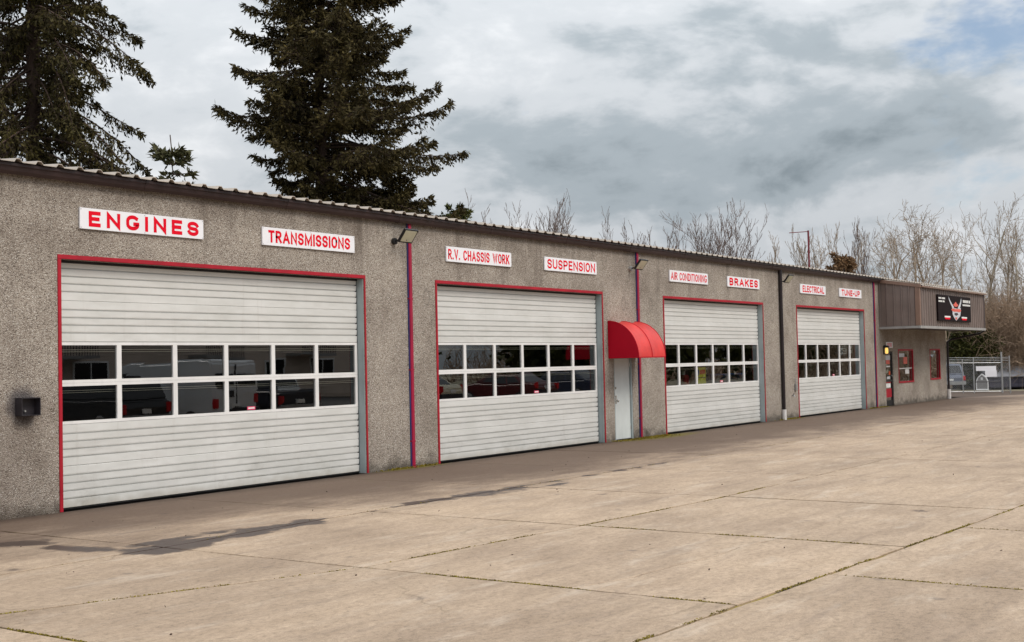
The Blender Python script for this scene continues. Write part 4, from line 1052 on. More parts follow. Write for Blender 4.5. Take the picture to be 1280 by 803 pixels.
def bare_tree(name, label, loc, Ht, seed, mat, bark, style='vase', r0=0.16, group=None, twigs=1.0, stems=1, thin=1.0, wide=1.0):
    r = random.Random(seed); segs = []
    def norm(v):
        l = math.sqrt(v[0] ** 2 + v[1] ** 2 + v[2] ** 2) or 1.0
        return (v[0] / l, v[1] / l, v[2] / l)
    upw = 0.20 if style == 'vase' else 0.07
    spread = (0.28, 0.62) if style == 'vase' else (0.5, 1.05)
    def grow(p, d, L, rad, depth):
        n = 4 if depth < 2 else 3
        if depth == 0: n = 9
        sl = L / n; pts = [(p, rad)]; tr = rad
        for i in range(n):
            w = (0.06 if depth == 0 else 0.13) if style == 'vase' else (0.09 if depth == 0 else 0.19)
            d = norm((d[0] + r.gauss(0, w), d[1] + r.gauss(0, w), d[2] + r.gauss(0, w * 0.6) + upw * (0.3 if depth == 0 else 1)))
            q = (p[0] + d[0] * sl, p[1] + d[1] * sl, p[2] + d[2] * sl)
            nr = tr * (0.90 if depth == 0 else 0.80)
            segs.append((p, q, tr, nr, depth)); p = q; tr = nr
            if depth < 4:
                f = (i + 1) / n
                if depth == 0: k_ = 0 if f < 0.28 else r.choice((1, 1, 2, 2))
                elif depth == 1: k_ = r.choice((1, 2, 2))
                elif depth == 2: k_ = r.choice((1, 1, 2))
                else: k_ = 1 if r.random() < 0.6 * twigs else 0
                for _ in range(k_):
                    a = r.uniform(*spread); ph = r.random() * 6.283
                    ref = (0, 0, 1) if abs(d[2]) < 0.9 else (1, 0, 0)
                    ax = norm((d[1] * ref[2] - d[2] * ref[1], d[2] * ref[0] - d[0] * ref[2], d[0] * ref[1] - d[1] * ref[0]))
                    bx = (d[1] * ax[2] - d[2] * ax[1], d[2] * ax[0] - d[0] * ax[2], d[0] * ax[1] - d[1] * ax[0])
                    ca, sa, cp, sp = math.cos(a), math.sin(a), math.cos(ph), math.sin(ph)
                    nd = norm(tuple(d[j] * ca + (ax[j] * cp + bx[j] * sp) * sa for j in range(3)))
                    ll = L * (0.42 if depth == 0 else 0.52) * r.uniform(0.6, 1.15) * (1.15 - 0.45 * f if depth == 0 else 1.0)
                    grow(p, nd, ll, max(0.008, tr * r.uniform(0.42, 0.66)), depth + 1)
    for s in range(stems):
        a = r.random() * 6.283; t = 0.0 if stems == 1 else r.uniform(0.05, 0.28)
        grow((0.0, 0.0, -0.2) if stems == 1 else (0.4 * math.cos(a), 0.4 * math.sin(a), -0.2), norm((t * math.cos(a), t * math.sin(a), 1)), Ht * r.uniform(0.80, 0.92), r0, 0)
    A = np.array([[*s[0], *s[1], s[2], s[3], s[4]] for s in segs]); big = A[:, 8] < 1.5
    sc_ = Ht / np.percentile(A[:, 5], 99.3); A[:, :6] *= np.array([sc_ * wide, sc_ * wide, sc_] * 2)
    A[:, 6] = np.maximum(A[:, 6], 0.0125 * thin); A[:, 7] = np.maximum(A[:, 7], 0.009 * thin)
    root = tag(empty(name, loc), label, 'tree', group)
    V, F = tubes_np(A[big, 0:3], A[big, 3:6], A[big, 6], A[big, 7], 6); link('trunk', mesh_np('trunk', V, F, True), bark, root)
    V, F = tubes_np(A[~big, 0:3], A[~big, 3:6], A[~big, 6], A[~big, 7], 3); link('crown', mesh_np('crown', V, F), mat, root)
    return root

CAMP = Vector((0, -15.56, 2.0))
def at(px, Zd, zb=-0.3):
    """a spot on the ground at depth Zd metres along the view, px of the photograph"""
    v = CAMP + Zd * (fw + r2 * (px - 640) / 1550.0)
    return (round(v.x, 2), round(v.y, 2), zb)
GB = 'bare trees behind the workshop'
def top_z(px, py, Zd):
    return (CAMP + Zd * (fw + r2 * (px - 640) / 1550.0 - u2 * (py - 401.5) / 1550.0)).z
# px, top row, depth, seed, style, material, width factor
BT = [(618, 256, 72, 1, 'vase', 'twig', 0.9, 'leftmost slender bare tree above the roof, right of the firs'),
      (646, 258, 76, 2, 'vase', 'twig', 0.7, 'second slender bare tree above the roof beside the leftmost one'),
      (672, 252, 74, 3, 'vase', 'twig', 0.9, 'bare upright tree above the SUSPENSION sign, left one'),
      (714, 268, 74, 4, 'vase', 'twig', 0.9, 'bare upright tree above the SUSPENSION sign, right one'),
      (792, 274, 80, 5, 'vase', 'twig', 0.9, 'lone pale bare tree above the second floodlight'),
      (858, 270, 80, 6, 'vase', 'twig', 0.8, 'bare tree above the AIR CONDITIONING sign'),
      (924, 252, 78, 7, 'vase', 'twig', 1.1, 'taller bare tree above the BRAKES sign with several leaders'),
      (960, 296, 80, 8, 'vase', 'twigtan', 0.9, 'shorter bare tree tucked right of the one above BRAKES'),
      (985, 300, 82, 9, 'spread', 'twigtan', 0.7, 'spreading bare tree above the ELECTRICAL sign, left one'),
      (1004, 290, 82, 10, 'vase', 'twigtan', 0.8, 'bare tree just left of the dark red mast'),
      (1042, 282, 84, 12, 'vase', 'twigtan', 0.9, 'bare tree just right of the dark red mast'),
      (1076, 276, 86, 13, 'vase', 'twig', 0.6, 'narrow bare tree above the small brown cedar'),
      (1118, 286, 88, 14, 'spread', 'twigtan', 0.7, 'bare tree over the office roof left of the broad one'),
      (1148, 258, 90, 15, 'spread', 'twigtan', 0.9, 'broad bare tree with rounded crown above the canopy sign'),
      (1186, 292, 90, 16, 'spread', 'twigtan', 0.7, 'bare tree over the canopy right of the broad one'),
      (1237, 264, 96, 17, 'spread', 'twigtan', 0.75, 'tall pale trunked bare tree at the right behind the fence'),
      (1262, 276, 100, 18, 'vase', 'twigtan', 0.7, 'second pale bare tree at the right edge behind the fence'),
      (822, 290, 84, 21, 'vase', 'twig', 0.6, 'thin bare sapling between the awning floodlight and the AIR CONDITIONING sign'),
      (898, 280, 84, 22, 'vase', 'twig', 0.7, 'thin bare sapling left of the tree above BRAKES'),
      (1100, 290, 92, 23, 'spread', 'twigtan', 0.8, 'pale bare tree behind the brown cedar'),
      (1168, 274, 94, 24, 'spread', 'twigtan', 0.8, 'bare tree just behind the broad rounded one'),
      (1212, 286, 98, 25, 'spread', 'twigtan', 0.8, 'bare tree over the far end of the canopy'),
      (1278, 292, 96, 26, 'spread', 'twigtan', 0.8, 'bare tree between the pale trunk and the right edge'),
      (1300, 282, 100, 19, 'spread', 'twigtan', 0.9, 'bare tree cut off by the right picture edge')]
for px, py, Zd, sdv, sty, mm, wd_, lab in BT:
    Ht = top_z(px, py, Zd) + (0.3 if px < 1080 else 1.0)
    bare_tree('bare_tree', lab, at(px, Zd), Ht, sdv * 7 + 3, MT[mm], MT['palebark'] if px > 1200 else MT[mm], sty, 0.11 + 0.003 * Ht, GB, stems=2 if sty == 'vase' and px in (924, 858, 672, 792) else 1, wide=wd_)

def thicket(name, label, loc, R, Ht, seed, mat, n=420, group=None):
    rs = np.random.RandomState(seed)
    P0, P1, R0, R1 = [], [], [], []
    for i in range(n):
        a = rs.rand() * 6.283; rr_ = R * math.sqrt(rs.rand()); p = np.array([rr_ * math.cos(a), rr_ * math.sin(a), 0.0])
        if rs.rand() < 0.65: p[2] = rs.rand() * Ht * 0.6
        d = np.array([math.cos(a) * 0.4, math.sin(a) * 0.4, 1.0]) + rs.normal(0, 0.35, 3); ra = rs.uniform(0.012, 0.035)
        L = Ht * rs.uniform(0.12, 0.24)
        for q in range(5):
            d = d / np.linalg.norm(d) + rs.normal(0, 0.28, 3); d[2] += 0.10 - 0.09 * q; d /= np.linalg.norm(d); e_ = p + d * L * 0.6
            if e_[2] > Ht: break
            P0.append(p); P1.append(e_); R0.append(ra); R1.append(ra * 0.8); ra *= 0.8
            for _ in range(2):
                dd = d + rs.normal(0, 0.7, 3); dd /= np.linalg.norm(dd)
                f_ = p + dd * L * 0.55
                P0.append(p); P1.append(f_); R0.append(0.012); R1.append(0.006)
                d3 = dd + rs.normal(0, 0.6, 3); P0.append(f_); P1.append(f_ + d3 * L * 0.3); R0.append(0.008); R1.append(0.005)
            p = e_
    V, F = tubes_np(np.array(P0), np.array(P1), np.array(R0), np.array(R1), 3)
    root = tag(empty(name, loc), label, 'shrub', group)
    link('stems', mesh_np('stems', V, F), mat, root); return root
TH = [(1178, 98, 3.2, 7.0, 'twigbrown', 'brown leafless thicket just right of the canopy corner'), (1222, 96, 3.4, 7.6, 'twigbrown', 'tall brown thicket behind the white fence signs'),
      (1250, 92, 3.2, 7.2, 'twigbrown', 'brown thicket round the foot of the pale trunks'), (1276, 94, 3.4, 7.6, 'twigbrown', 'brown thicket at the right picture edge'),
      (1306, 92, 3.4, 7.0, 'twigbrown', 'brown thicket beyond the right picture edge'), (1170, 100, 3.6, 7.5, 'twigbrown', 'brown thicket seen over the canopy end'), (1238, 106, 5.0, 8.6, 'twigtan', 'paler thicket standing farthest back behind the fence')]
for q, (px, Zd, R, Ht, mm, lab) in enumerate(TH):
    thicket('thicket', lab, at(px, Zd, -0.5), R, Ht, 60 + q, MT[mm], 520, 'leafless thickets behind the fence')

def leaf_shrub(name, label, loc, rx, ry, Ht, seed, mat, n=7000, size=0.22, group=None, cat='shrub'):
    rs = np.random.RandomState(seed)
    nc = 40; u = rs.normal(size=(nc, 3)); u /= np.linalg.norm(u, axis=1, keepdims=True)
    cen = u * np.array([rx, ry, Ht * 0.5]) * rs.uniform(0.35, 0.85, (nc, 1)) + np.array([0, 0, Ht * 0.5])
    ci = rs.randint(0, nc, n); C = cen[ci] + rs.normal(0, 1, (n, 3)) * np.array([rx, ry, Ht * 0.5]) * 0.20
    C[:, 2] = np.maximum(C[:, 2], 0.05)
    Dv = rs.normal(size=(n, 3)); V, F = kites(C, Dv, rs.uniform(0.6, 1.3, n) * size, rs.uniform(0.4, 0.8, n) * size, rs)
    root = tag(empty(name, loc), label, cat, group)
    link('crown', mesh_np('crown', V, F), mat, root)
    P0 = np.zeros((12, 3)); P0[:, :2] = rs.normal(0, 0.15, (12, 2)); P1 = cen[:12]
    V, F = tubes_np(P0, P1, np.full(12, 0.05), np.full(12, 0.015), 5); link('stem', mesh_np('stem', V, F), MT['bark'], root)
    return root
leaf_shrub('evergreen_shrub', 'dark evergreen shrub behind the fence, right of the office corner', at(1200, 91, -0.5), 2.0, 1.8, 5.4, 71, MT['ivy'], 9000)
leaf_shrub('ivy_mound', 'olive green ivy mound behind the white fence signs', at(1226, 90, -0.5), 1.5, 1.5, 4.2, 72, MT['ivy'], 6000)
leaf_shrub('low_shrub', 'low green shrub at ground level behind the chain-link gate', at(1211, 92, -0.5), 1.6, 1.2, 1.6, 73, MT['ivy'], 3500)

# far wood that closes the horizon
rs = np.random.RandomState(90); P0, P1, R0, R1 = [], [], [], []
n = 5200; an = rs.uniform(-0.45, 1.25, n); dd = rs.uniform(118, 150, n); hh = rs.uniform(3.5, 7.0, n)
b0 = np.stack([dd * np.cos(an), -15.56 + dd * np.sin(an), np.full(n, -0.6)], 1)
for q in range(4):
    t0, t1 = q / 4, (q + 1) / 4
    o0 = rs.normal(0, 0.5, (n, 3)) if q else np.zeros((n, 3)); o1 = rs.normal(0, 0.7, (n, 3))
    a_ = b0 + np.stack([np.zeros(n), np.zeros(n), hh * t0], 1) + o0; e_ = b0 + np.stack([np.zeros(n), np.zeros(n), hh * t1], 1) + o1
    P0.append(a_); P1.append(e_); R0.append(np.full(n, 0.06 * (1 - t0) + 0.015)); R1.append(np.full(n, 0.06 * (1 - t1) + 0.012))
V, F = tubes_np(np.concatenate(P0), np.concatenate(P1), np.concatenate(R0), np.concatenate(R1), 3)
wd = link('far_wood', mesh_np('far_wood', V, F), MT['twigbrown']); tag(wd, 'hazy brown mass of leafless wood on the horizon', 'wood', kind='stuff')

# ------------------------------------------------------------------ chain-link fence and gate, right background
FZ = 75.0
def fp(px): 
    x, y, _ = at(px, FZ); return Vector((x, y, gz(x)))
fpts = {q: fp(q) for q in (1168, 1183, 1201, 1215, 1250, 1260, 1300)}
fo = fpts[1215]
fe = tag(empty('chain_link_gate', tuple(fo)), 'galvanised chain-link gate with barbed wire beyond the office corner', 'gate')
def fl(px, z): v = fpts[px] - fo; return (v.x, v.y, v.z + z)
for q, zt, rr_ in ((1183, 1.95, 0.03), (1201, 2.05, 0.03), (1215, 2.15, 0.035), (1250, 2.48, 0.055), (1260, 2.25, 0.04)):
    MB().tube([fl(q, 0), fl(q, zt)], rr_, 8).build('post', MT['steel'], fe)
for z_ in (0.10, 1.83):
    MB().tube([fl(1168, z_), fl(1250, z_)], 0.028, 6).build('rail', MT['steel'], fe)
MB().tube([fl(1215, 0.68), fl(1250, 0.68)], 0.025, 6).build('rail', MT['dark'], fe)
for z_ in (1.95, 2.05, 2.15):
    MB().tube([fl(1168, z_), fl(1260, z_)], 0.010, 4).build('barbed_wire', MT['steel'], fe)
a_, b2 = Vector(fl(1168, 0)), Vector(fl(1260, 0)); L = (b2 - a_).length; dv = (b2 - a_) / L
P0, P1 = [], []
nn = int(L / 0.11)
for i in range(-16, nn):
    for sg in (1, -1):
        x0_ = i * 0.11; x1_ = x0_ + 1.73; za_, zb_ = (0.1, 1.83) if sg > 0 else (1.83, 0.1)
        t0, t1 = 0.0, 1.0
        if x0_ < 0: t0 = -x0_ / 1.73
        if x1_ > L: t1 = (L - x0_) / 1.73
        if t1 <= t0: continue
        pa = a_ + dv * (x0_ + 1.73 * t0); pb = a_ + dv * (x0_ + 1.73 * t1)
        P0.append((pa.x, pa.y, pa.z + za_ + (zb_ - za_) * t0)); P1.append((pb.x, pb.y, pb.z + za_ + (zb_ - za_) * t1))
V, F = tubes_np(np.array(P0), np.array(P1), np.full(len(P0), 0.0045), np.full(len(P0), 0.0045), 3)
link('wire_mesh', mesh_np('wire_mesh', V, F), MT['steel'], fe)
def fence_sign(pxa, pxb, z0, z1, lab, off):
    A_, B_ = fp(pxa), fp(pxb); d_ = (B_ - A_).normalized(); nr = Vector((-d_.y, d_.x, 0)); 
    if nr.dot(CAMP - A_) < 0: nr = -nr
    q = [A_ + nr * off, B_ + nr * off, B_ + nr * (off + 0.01), A_ + nr * (off + 0.01)]
    o = tag(empty('fence_sign', tuple(A_)), lab, 'sign', 'white boards wired to the gate')
    mb = MB(); mb.prism([(v.x - A_.x, v.y - A_.y) for v in q], z0, z1, 2); mb.build('board', MT['signw'], o)
    mb = MB()
    for v in (A_ + d_ * 0.08, B_ - d_ * 0.08): mb.tube([(v.x + nr.x * off - A_.x, v.y + nr.y * off - A_.y, z1 - 0.03), (v.x - A_.x, v.y - A_.y, z1 - 0.03)], 0.008, 4)
    mb.build('wire_tie', MT['steel'], o)
fence_sign(1217.5, 1242.5, 1.34, 1.62, 'wider upper white board wired to the chain-link gate', 0.06)
fence_sign(1228.5, 1242.8, 0.98, 1.36, 'lower squarer white board wired to the chain-link gate', 0.085)

# small kennel with white trim just behind the gate
kx, ky, _ = at(1225, 79.0); kn = tag(empty('garden_kennel', (kx, ky, gz(kx)), YAW - 0.38 - math.pi / 2 + math.pi), 'small grey barn-shaped kennel with white trim behind the gate', 'kennel')
kn.scale = (0.84, 0.84, 0.95)
gam = [(-0.40, 0.12), (-0.40, 0.72), (-0.26, 0.98), (0.0, 1.18), (0.26, 0.98), (0.40, 0.72), (0.40, 0.12)]
MB().prism(gam, -0.45, 0.45, 1).build('body', MT['kennel'], kn)
for sgn in (-1, 1):
    mb = MB()
    for a, b in zip(gam[1:6], gam[2:6]): mb.tube([(a[0], sgn * 0.47, a[1]), (b[0], sgn * 0.47, b[1])], 0.045, 6)
    mb.tube([(-0.40, sgn * 0.47, 0.1), (-0.40, sgn * 0.47, 0.74)], 0.035, 6).tube([(0.40, sgn * 0.47, 0.1), (0.40, sgn * 0.47, 0.74)], 0.035, 6)
    mb.tube([(-0.42, sgn * 0.47, 0.15), (0.42, sgn * 0.47, 0.15)], 0.06, 6)
    mb.build('white_trim', MT['white'], kn)
    MB().box(-0.07, 0.09, sgn * 0.462 - 0.01, sgn * 0.462 + 0.01, 0.80, 0.98).build('gable_plate', MT['white'], kn)
mb = MB()
for a, b in zip(gam[1:6], gam[2:6]):
    mb.face([(a[0] * 1.04, -0.46, a[1] + 0.03), (b[0] * 1.04, -0.46, b[1] + 0.03), (b[0] * 1.04, 0.46, b[1] + 0.03), (a[0] * 1.04, 0.46, a[1] + 0.03)])
mb.build('roof', MT['roofgrey'], kn)

# long low dark building at the right edge
lx, ly, _ = at(1234, 88.0); rzl = math.atan2(-1.0, 0.62)
ls = tag(empty('storage_shed', (lx, ly, -0.48), rzl), 'long low dark slate shed with grey roof at the right edge', 'shed')
mb = MB(); mb.box(0, 12, 0, 4, 0, 0.80); mb.build('wall', MT['slate'], ls)
mb = MB(); mb.prism([(-0.15, 0.80), (2.0, 1.50), (4.15, 0.80), (4.15, 0.74), (-0.15, 0.74)], -0.15, 12.15, 0); mb.build('roof', MT['roofgrey'], ls)
for q in range(12):
    MB().box(q * 1.0 + 0.02, q * 1.0 + 0.98, -0.03, -0.004, 0.05, 0.30).build('board', MT['slate'], ls); MB().box(q * 1.0 + 0.02, q * 1.0 + 0.98, -0.03, -0.004, 0.33, 0.58).build('board', MT['slate'], ls)

# ------------------------------------------------------------------ vehicles
def wheel(par, x, y, r=0.34, w=0.22):
    s = 1 if x > 0 else -1
    mb = MB(); mb.tube([(x - w / 2, y, r), (x - w / 2 + 0.03, y, r), (x + w / 2 - 0.03, y, r), (x + w / 2, y, r)], [r * 0.90, r, r, r * 0.90], 20)
    t = mb.build('wheel', MT['tyre'], par)
    mb = MB(); mb.tube([(x + s * (w / 2 + 0.002), y, r), (x + s * (w / 2 + 0.012), y, r)], [r * 0.64, r * 0.52], 14); mb.build('rim', MT['steel'], t)
def vehicle(name, label, cat, loc, rz, col, kind, group=None):
    root = tag(empty(name, loc, rz), label, cat, group); pm = paint(name + '_paint', col)
    # local: +y forward, x across
    if kind == 'van': W, prof, gh = 2.0, [(-2.8, 0.42), (-2.85, 1.2), (-2.78, 2.3), (-2.6, 2.42), (1.2, 2.42), (1.75, 2.3), (2.35, 1.35), (3.0, 1.1), (3.05, 0.45)], None
    elif kind == 'suv': W, prof, gh = 1.9, [(-2.4, 0.40), (-2.45, 0.85), (-2.38, 1.08), (1.0, 1.10), (2.2, 0.98), (2.4, 0.80), (2.4, 0.38)], (-2.35, -2.05, 0.55, 1.15, 1.08, 1.78)
    elif kind == 'pickup': W, prof, gh = 1.95, [(-2.75, 0.50), (-2.78, 1.12), (-0.75, 1.14), (1.3, 1.14), (2.6, 1.05), (2.75, 0.85), (2.75, 0.45)], (-0.85, -0.6, 0.75, 1.3, 1.12, 1.85)
    else: W, prof, gh = 1.8, [(-2.3, 0.36), (-2.35, 0.80), (-2.2, 0.98), (-1.5, 1.00), (1.0, 0.98), (2.1, 0.82), (2.3, 0.62), (2.3, 0.34)], (-1.75, -1.0, 0.3, 1.15, 0.97, 1.45)
    MB().prism(prof, -W / 2, W / 2, 0).build('body', pm, root, bevel=0.07, seg=3)
    g_ = W / 2 + 0.004
    if gh:
        ya, yb, yc, yd, z0, z1 = gh; wb, wtp = W / 2 - 0.05, W / 2 - 0.22
        mb = MB(); mb.v = [(-wb, ya, z0), (wb, ya, z0), (wb, yd, z0), (-wb, yd, z0), (-wtp, yb, z1), (wtp, yb, z1), (wtp, yc, z1), (-wtp, yc, z1)]
        mb.f = [(0, 3, 2, 1), (4, 5, 6, 7), (0, 1, 5, 4), (1, 2, 6, 5), (2, 3, 7, 6), (3, 0, 4, 7)]; mb.build('cabin', pm, root, bevel=0.05, seg=3)
        def lerp3(a, b, t): return tuple(a[j] + (b[j] - a[j]) * t for j in range(3))
        V = mb.v
        def win(c, t0, t1, u0, u1, off):   # c: bottom-left, bottom-right, top-right, top-left
            def pt(u, t): return lerp3(lerp3(c[0], c[1], u), lerp3(c[3], c[2], u), t)
            q = [Vector(pt(u0, t0)), Vector(pt(u1, t0)), Vector(pt(u1, t1)), Vector(pt(u0, t1))]
            nrm = (q[1] - q[0]).cross(q[3] - q[0]).normalized()
            cc = sum(q, Vector()) / 4
            if nrm.dot(cc - Vector((0, (ya + yd) / 2, (z0 + z1) / 2))) < 0: nrm = -nrm
            m2 = MB(); m2.v = [tuple(v + nrm * off) for v in q] + [tuple(v - nrm * 0.02) for v in q]
            m2.f = [(0, 1, 2, 3), (7, 6, 5, 4), (0, 4, 5, 1), (1, 5, 6, 2), (2, 6, 7, 3), (3, 7, 4, 0)]; m2.build('window', MT['cglass'], root)
        win((V[0], V[1], V[5], V[4]), 0.12, 0.86, 0.08, 0.92, 0.006); win((V[2], V[3], V[7], V[6]), 0.08, 0.90, 0.06, 0.94, 0.006)
        for c in ((V[1], V[2], V[6], V[5]), (V[3], V[0], V[4], V[7])):
            win(c, 0.14, 0.84, 0.10, 0.36, 0.006); win(c, 0.14, 0.84, 0.40, 0.64, 0.006); win(c, 0.14, 0.84, 0.68, 0.90, 0.006)
    else:
        for x0_, x1_ in ((-0.86, -0.08), (0.08, 0.86)): MB().box(x0_, x1_, -2.856, -2.80, 1.38, 1.95).build('window', MT['cglass'], root, bevel=0.02)
        MB().prism([(1.80, 2.18), (2.32, 1.42), (2.36, 1.46), (1.84, 2.22)], -0.86, 0.86, 0).build('window', MT['cglass'], root)
        for sx in (-1, 1): MB().box(sx * g_ - 0.01, sx * g_ + 0.01, 0.7, 1.6, 1.4, 2.05).build('window', MT['cglass'], root)
        MB().box(-0.01, 0.01, -2.862, -2.80, 0.5, 2.28).build('door_seam', MT['cbumper'], root); MB().box(0.12, 0.34, -2.868, -2.80, 1.02, 1.24).build('latch', MT['cbumper'], root)
    ry = prof[0][0]; fy = prof[-1][0]
    MB().box(-W / 2 - 0.01, W / 2 + 0.01, ry - 0.12, ry + 0.1, 0.38, 0.62).build('rear_bumper', MT['steel'] if kind in ('pickup', 'suv') else MT['cbumper'], root, bevel=0.03)
    MB().box(-W / 2 - 0.01, W / 2 + 0.01, fy - 0.1, fy + 0.10, 0.36, 0.60).build('front_bumper', MT['cbumper'], root, bevel=0.03)
    MB().box(-0.17, 0.17, ry - 0.135 if kind == 'pickup' else ry - 0.075, ry - 0.02, 0.66, 0.80).build('number_plate', MT['paper'], root)
    zl = 1.0 if kind != 'van' else 1.1
    for sx in (-1, 1):
        MB().box(sx * (W / 2 - 0.09) - 0.085, sx * (W / 2 - 0.09) + 0.085, ry - 0.065, ry + 0.12, zl - 0.32, zl - 0.02).build('tail_lamp', MT['tail'], root, bevel=0.015)
        MB().box(sx * (W / 2 - 0.22) - 0.16, sx * (W / 2 - 0.22) + 0.16, fy - 0.2, fy + 0.03, 0.68, 0.84).build('headlight', MT['lens'], root, bevel=0.02)
    wb_ = 0.62 * fy
    for sx in (-1, 1):
        for wy in (ry * 0.62, wb_): wheel(root, sx * (W / 2 - 0.10), wy, 0.36 if kind != 'sedan' else 0.32)
    return root
cx_, cy_, _ = at(1179, 86.0)
vehicle('parked_car', 'silver blue car half hidden behind the office corner', 'car', (cx_, cy_, -0.5), -1.15, (0.15, 0.17, 0.22), 'suv')
GP = 'vehicles parked opposite, mirrored in the door windows'
for nm, lab, cat, x, y, col, kind in (
    ('sport_utility', 'black car with a pale number plate mirrored in the ENGINES door windows', 'car', 24.6, -17.0, (0.02, 0.02, 0.022), 'suv'),
    ('delivery_van', 'white van seen from behind, mirrored in the ENGINES door windows', 'van', 28.0, -17.2, (0.72, 0.74, 0.76), 'van'),
    ('pickup_truck', 'dark blue pickup mirrored beside the white van in the TRANSMISSIONS door windows', 'truck', 31.2, -17.4, (0.015, 0.018, 0.03), 'pickup'),
    ('sport_utility', 'white car mirrored at the right end of the TRANSMISSIONS door windows', 'car', 38.0, -24.5, (0.70, 0.71, 0.70), 'suv'),
    ('parked_car', 'cream car mirrored at the left of the SUSPENSION door windows', 'car', 40.0, -17.0, (0.68, 0.62, 0.46), 'sedan'),
    ('parked_car', 'dark red car mirrored in the middle of the SUSPENSION door windows', 'car', 47.0, -17.0, (0.09, 0.008, 0.010), 'sedan'),
    ('parked_car', 'blue car mirrored at the right of the SUSPENSION door windows', 'car', 52.0, -17.0, (0.03, 0.04, 0.07), 'sedan')):
    vehicle(nm, lab, cat, (x, y, -0.02 if y < -19 else 0.0), math.pi, col, kind, GP)

# the house across the yard, mirrored in the glass
ap = tag(empty('apartment_house', (46, -36, -0.1)), 'tan lap-sided apartment house mirrored in the ENGINES door windows', 'building')
HW, HH, HD = 19.0, 7.5, 10.0
MB().box(-HW, HW, -HD, -0.06, 0, HH).build('wall', MT['lap'], ap)
wins = [(-15.5, 0.9), (-12.0, 0.9), (-7.5, 0.9), (-3.2, 0.7), (1.2, 1.1), (5.0, 0.7), (9.0, 0.9), (13.0, 0.9), (16.5, 0.8)]
z_ = 0.2
mb = MB()
while z_ < HH - 0.1:
    mb.prism([(-0.058, z_), (-0.02, z_), (-0.045, z_ + 0.19), (-0.058, z_ + 0.19)], -HW, HW, 0); z_ += 0.19
lb = mb.build('lap_boards', MT['lap'], ap); lb['kind'] = 'stuff'
for wx, ww in wins:
    for wz in (1.2, 4.3):
        mb = MB(); mb.box(wx - ww - 0.1, wx + ww + 0.1, -0.03, 0.03, wz - 0.1, wz).box(wx - ww - 0.1, wx + ww + 0.1, -0.03, 0.03, wz + 1.5, wz + 1.6).box(wx - ww - 0.1, wx - ww, -0.03, 0.03, wz, wz + 1.5).box(wx + ww, wx + ww + 0.1, -0.03, 0.03, wz, wz + 1.5).box(wx - 0.03, wx + 0.03, -0.02, 0.025, wz, wz + 1.5)
        w_ = mb.build('window', MT['white'], ap)
        MB().box(wx - ww, wx + ww, -0.019, 0.0, wz, wz + 1.5).build('pane', MT['cglass'], w_)
mb = MB(); mb.prism([(0.6, HH - 0.05), (-HD / 2, HH + 2.6), (-HD - 0.6, HH - 0.05), (-HD - 0.6, HH - 0.2), (0.6, HH - 0.2)], -HW - 0.5, HW + 0.5, 0); mb.build('roof', MT['roofgrey'], ap)
for bx in (-9.5, 0.0, 7.2):
    bl = MB().box(bx - 1.4, bx + 1.4, 0.031, 1.5, 2.9, 3.05).build('balcony', MT['kennel'], ap)
    mb = MB(); mb.box(bx - 1.4, bx + 1.4, 1.42, 1.48, 3.95, 4.0)
    for q in range(19): mb.box(bx - 1.38 + q * 0.15, bx - 1.35 + q * 0.15, 1.43, 1.46, 3.05, 3.95)
    mb.build('railing', MT['dark'], bl)
HL = ['first beyond the apartment house', 'second beyond the apartment house', 'third beyond the apartment house', 'fourth beyond the apartment house', 'fifth beyond the apartment house', 'sixth beyond the apartment house',
      'seventh beyond the apartment house', 'eighth beyond the apartment house', 'farthest from the apartment house', 'at the near end of the apartment house', 'behind the far end of the apartment house']
for q, (x, y, rx, h_) in enumerate([(70, -30, 4, 9), (78, -32, 4, 10), (87, -31, 4.5, 9), (97, -33, 5, 11), (108, -32, 5, 10), (120, -33, 5.5, 11), (133, -34, 6, 11), (148, -34, 6, 12), (165, -35, 7, 12), (20, -40, 5, 11), (66, -40, 4, 12)]):
    leaf_shrub('hedge_tree', 'dark hedge tree mirrored in the door windows, ' + HL[q], (x, y, -0.1), rx, 3.0, h_, 200 + q, MT['ivy'], 5000, 0.6, 'dark trees across the yard, mirrored in the door windows', 'tree')

# overhead service cable crossing the right background
pa = CAMP + 104 * (fw + r2 * (1120 - 640) / 1550.0 - u2 * (404 - 401.5) / 1550.0); pb = CAMP + 104 * (fw + r2 * (1330 - 640) / 1550.0 - u2 * (404 - 401.5) / 1550.0)
cbl = tag(empty('overhead_cable', tuple(pa)), 'thin black overhead cable crossing the thicket at the right', 'cable')
MB().tube([tuple((pb - pa) * t + Vector((0, 0, -0.9 * 4 * t * (1 - t)))) for t in [q / 12 for q in range(13)]], 0.022, 5).build('wire', MT['black'], cbl)

# grit, chips and dead leaves scattered over the concrete
rs = np.random.RandomState(404); n = 230
X = 3 + 50 * rs.rand(n) ** 1.6; Y = -0.1 - 12.5 * rs.rand(n) ** 1.3
C = np.stack([X, Y, np.full(n, 0.006)], 1); Dv = np.stack([rs.normal(size=n), rs.normal(size=n), np.abs(rs.normal(0, 0.25, n))], 1)
V, F = kites(C, Dv, rs.uniform(0.012, 0.04, n), rs.uniform(0.010, 0.022, n), rs)
lt = link('litter', mesh_np('litter', V, F), MT['bark']); tag(lt, 'scattered dark grit and dead leaf bits on the concrete', 'litter', kind='stuff')
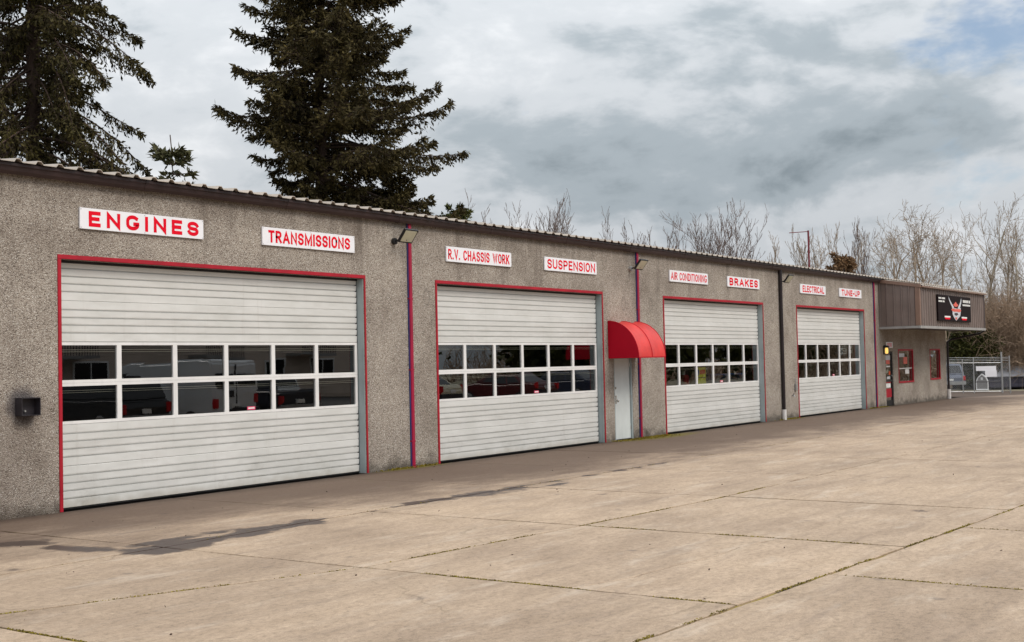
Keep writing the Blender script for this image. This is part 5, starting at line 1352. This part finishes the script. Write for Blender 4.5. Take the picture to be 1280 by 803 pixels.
# moss tufts along the foot of the wall
n = 2600; ctr = rs.choice([18.6, 19.3, 27.2, 28.0, 28.6, 29.2, 29.0, 28.4, 37.9, 38.4, 46.3, 47.2], n); X = ctr + rs.normal(0, 0.35, n)
Y = -0.015 - np.abs(rs.normal(0, 0.05, n)) - np.where((ctr > 27) & (ctr < 30), np.abs(rs.normal(0, 0.16, n)), 0)
keep = ~(((X > 10.9) & (X < 17.7)) | ((X > 19.7) & (X < 26.5)) | ((X > 29.6) & (X < 36.4)) | ((X > 38.9) & (X < 45.8)))
X, Y = X[keep], Y[keep]; n = len(X)
V, F = kites(np.stack([X, Y, np.zeros(n)], 1), np.stack([rs.normal(0, 0.6, n), rs.normal(0, 0.6, n), np.ones(n)], 1), rs.uniform(0.015, 0.055, n), rs.uniform(0.012, 0.03, n), rs)
JP = []
for tab, xa, xb, amt in ((J1, 3.0, 20.0, 3800), (J2, 1.0, 18.0, 3000), (J3, 8.0, 30.0, 500)):
    xs_ = xa + (xb - xa) * rs.rand(amt); wv = np.sin(xs_ * 1.9) + np.sin(xs_ * 4.3 + 1.0) + 0.6 * np.sin(xs_ * 11.0 + 2.0) + rs.normal(0, 0.5, amt)
    xs_ = xs_[wv > 0.1]; JP.append(np.stack([xs_, np.array([interp(q, tab) for q in xs_]) + rs.normal(0, 0.008, len(xs_))], 1))
for xj, ya, yb, amt in ((9.35, -11.2, -7.3, 1200), (11.05, -15.0, -11.4, 1600), (13.0, -11.4, -7.6, 600), (5.8, -11.0, -6.0, 1400), (7.35, -15.0, -11.2, 900), (14.7, -15.5, -11.7, 500)):
    ys_ = ya + (yb - ya) * rs.rand(amt); wv = np.sin(ys_ * 2.3 + xj) + np.sin(ys_ * 5.1) + rs.normal(0, 0.5, amt); ys_ = ys_[wv > 0.0]
    JP.append(np.stack([xj + rs.normal(0, 0.008, len(ys_)), ys_], 1))
JP = np.concatenate(JP); nj = len(JP)
V2, F2 = kites(np.stack([JP[:, 0], JP[:, 1], np.full(nj, -0.001)], 1), np.stack([rs.normal(0, 0.8, nj), rs.normal(0, 0.8, nj), np.full(nj, 0.16)], 1), rs.uniform(0.010, 0.024, nj), rs.uniform(0.010, 0.020, nj), rs)
F = np.concatenate([F, F2 + len(V)]); V = np.concatenate([V, V2])
ms = link('moss', mesh_np('moss', V, F), MT['mossy']); tag(ms, 'low yellow green moss in the slab joints and along the foot of the wall', 'moss', kind='stuff')
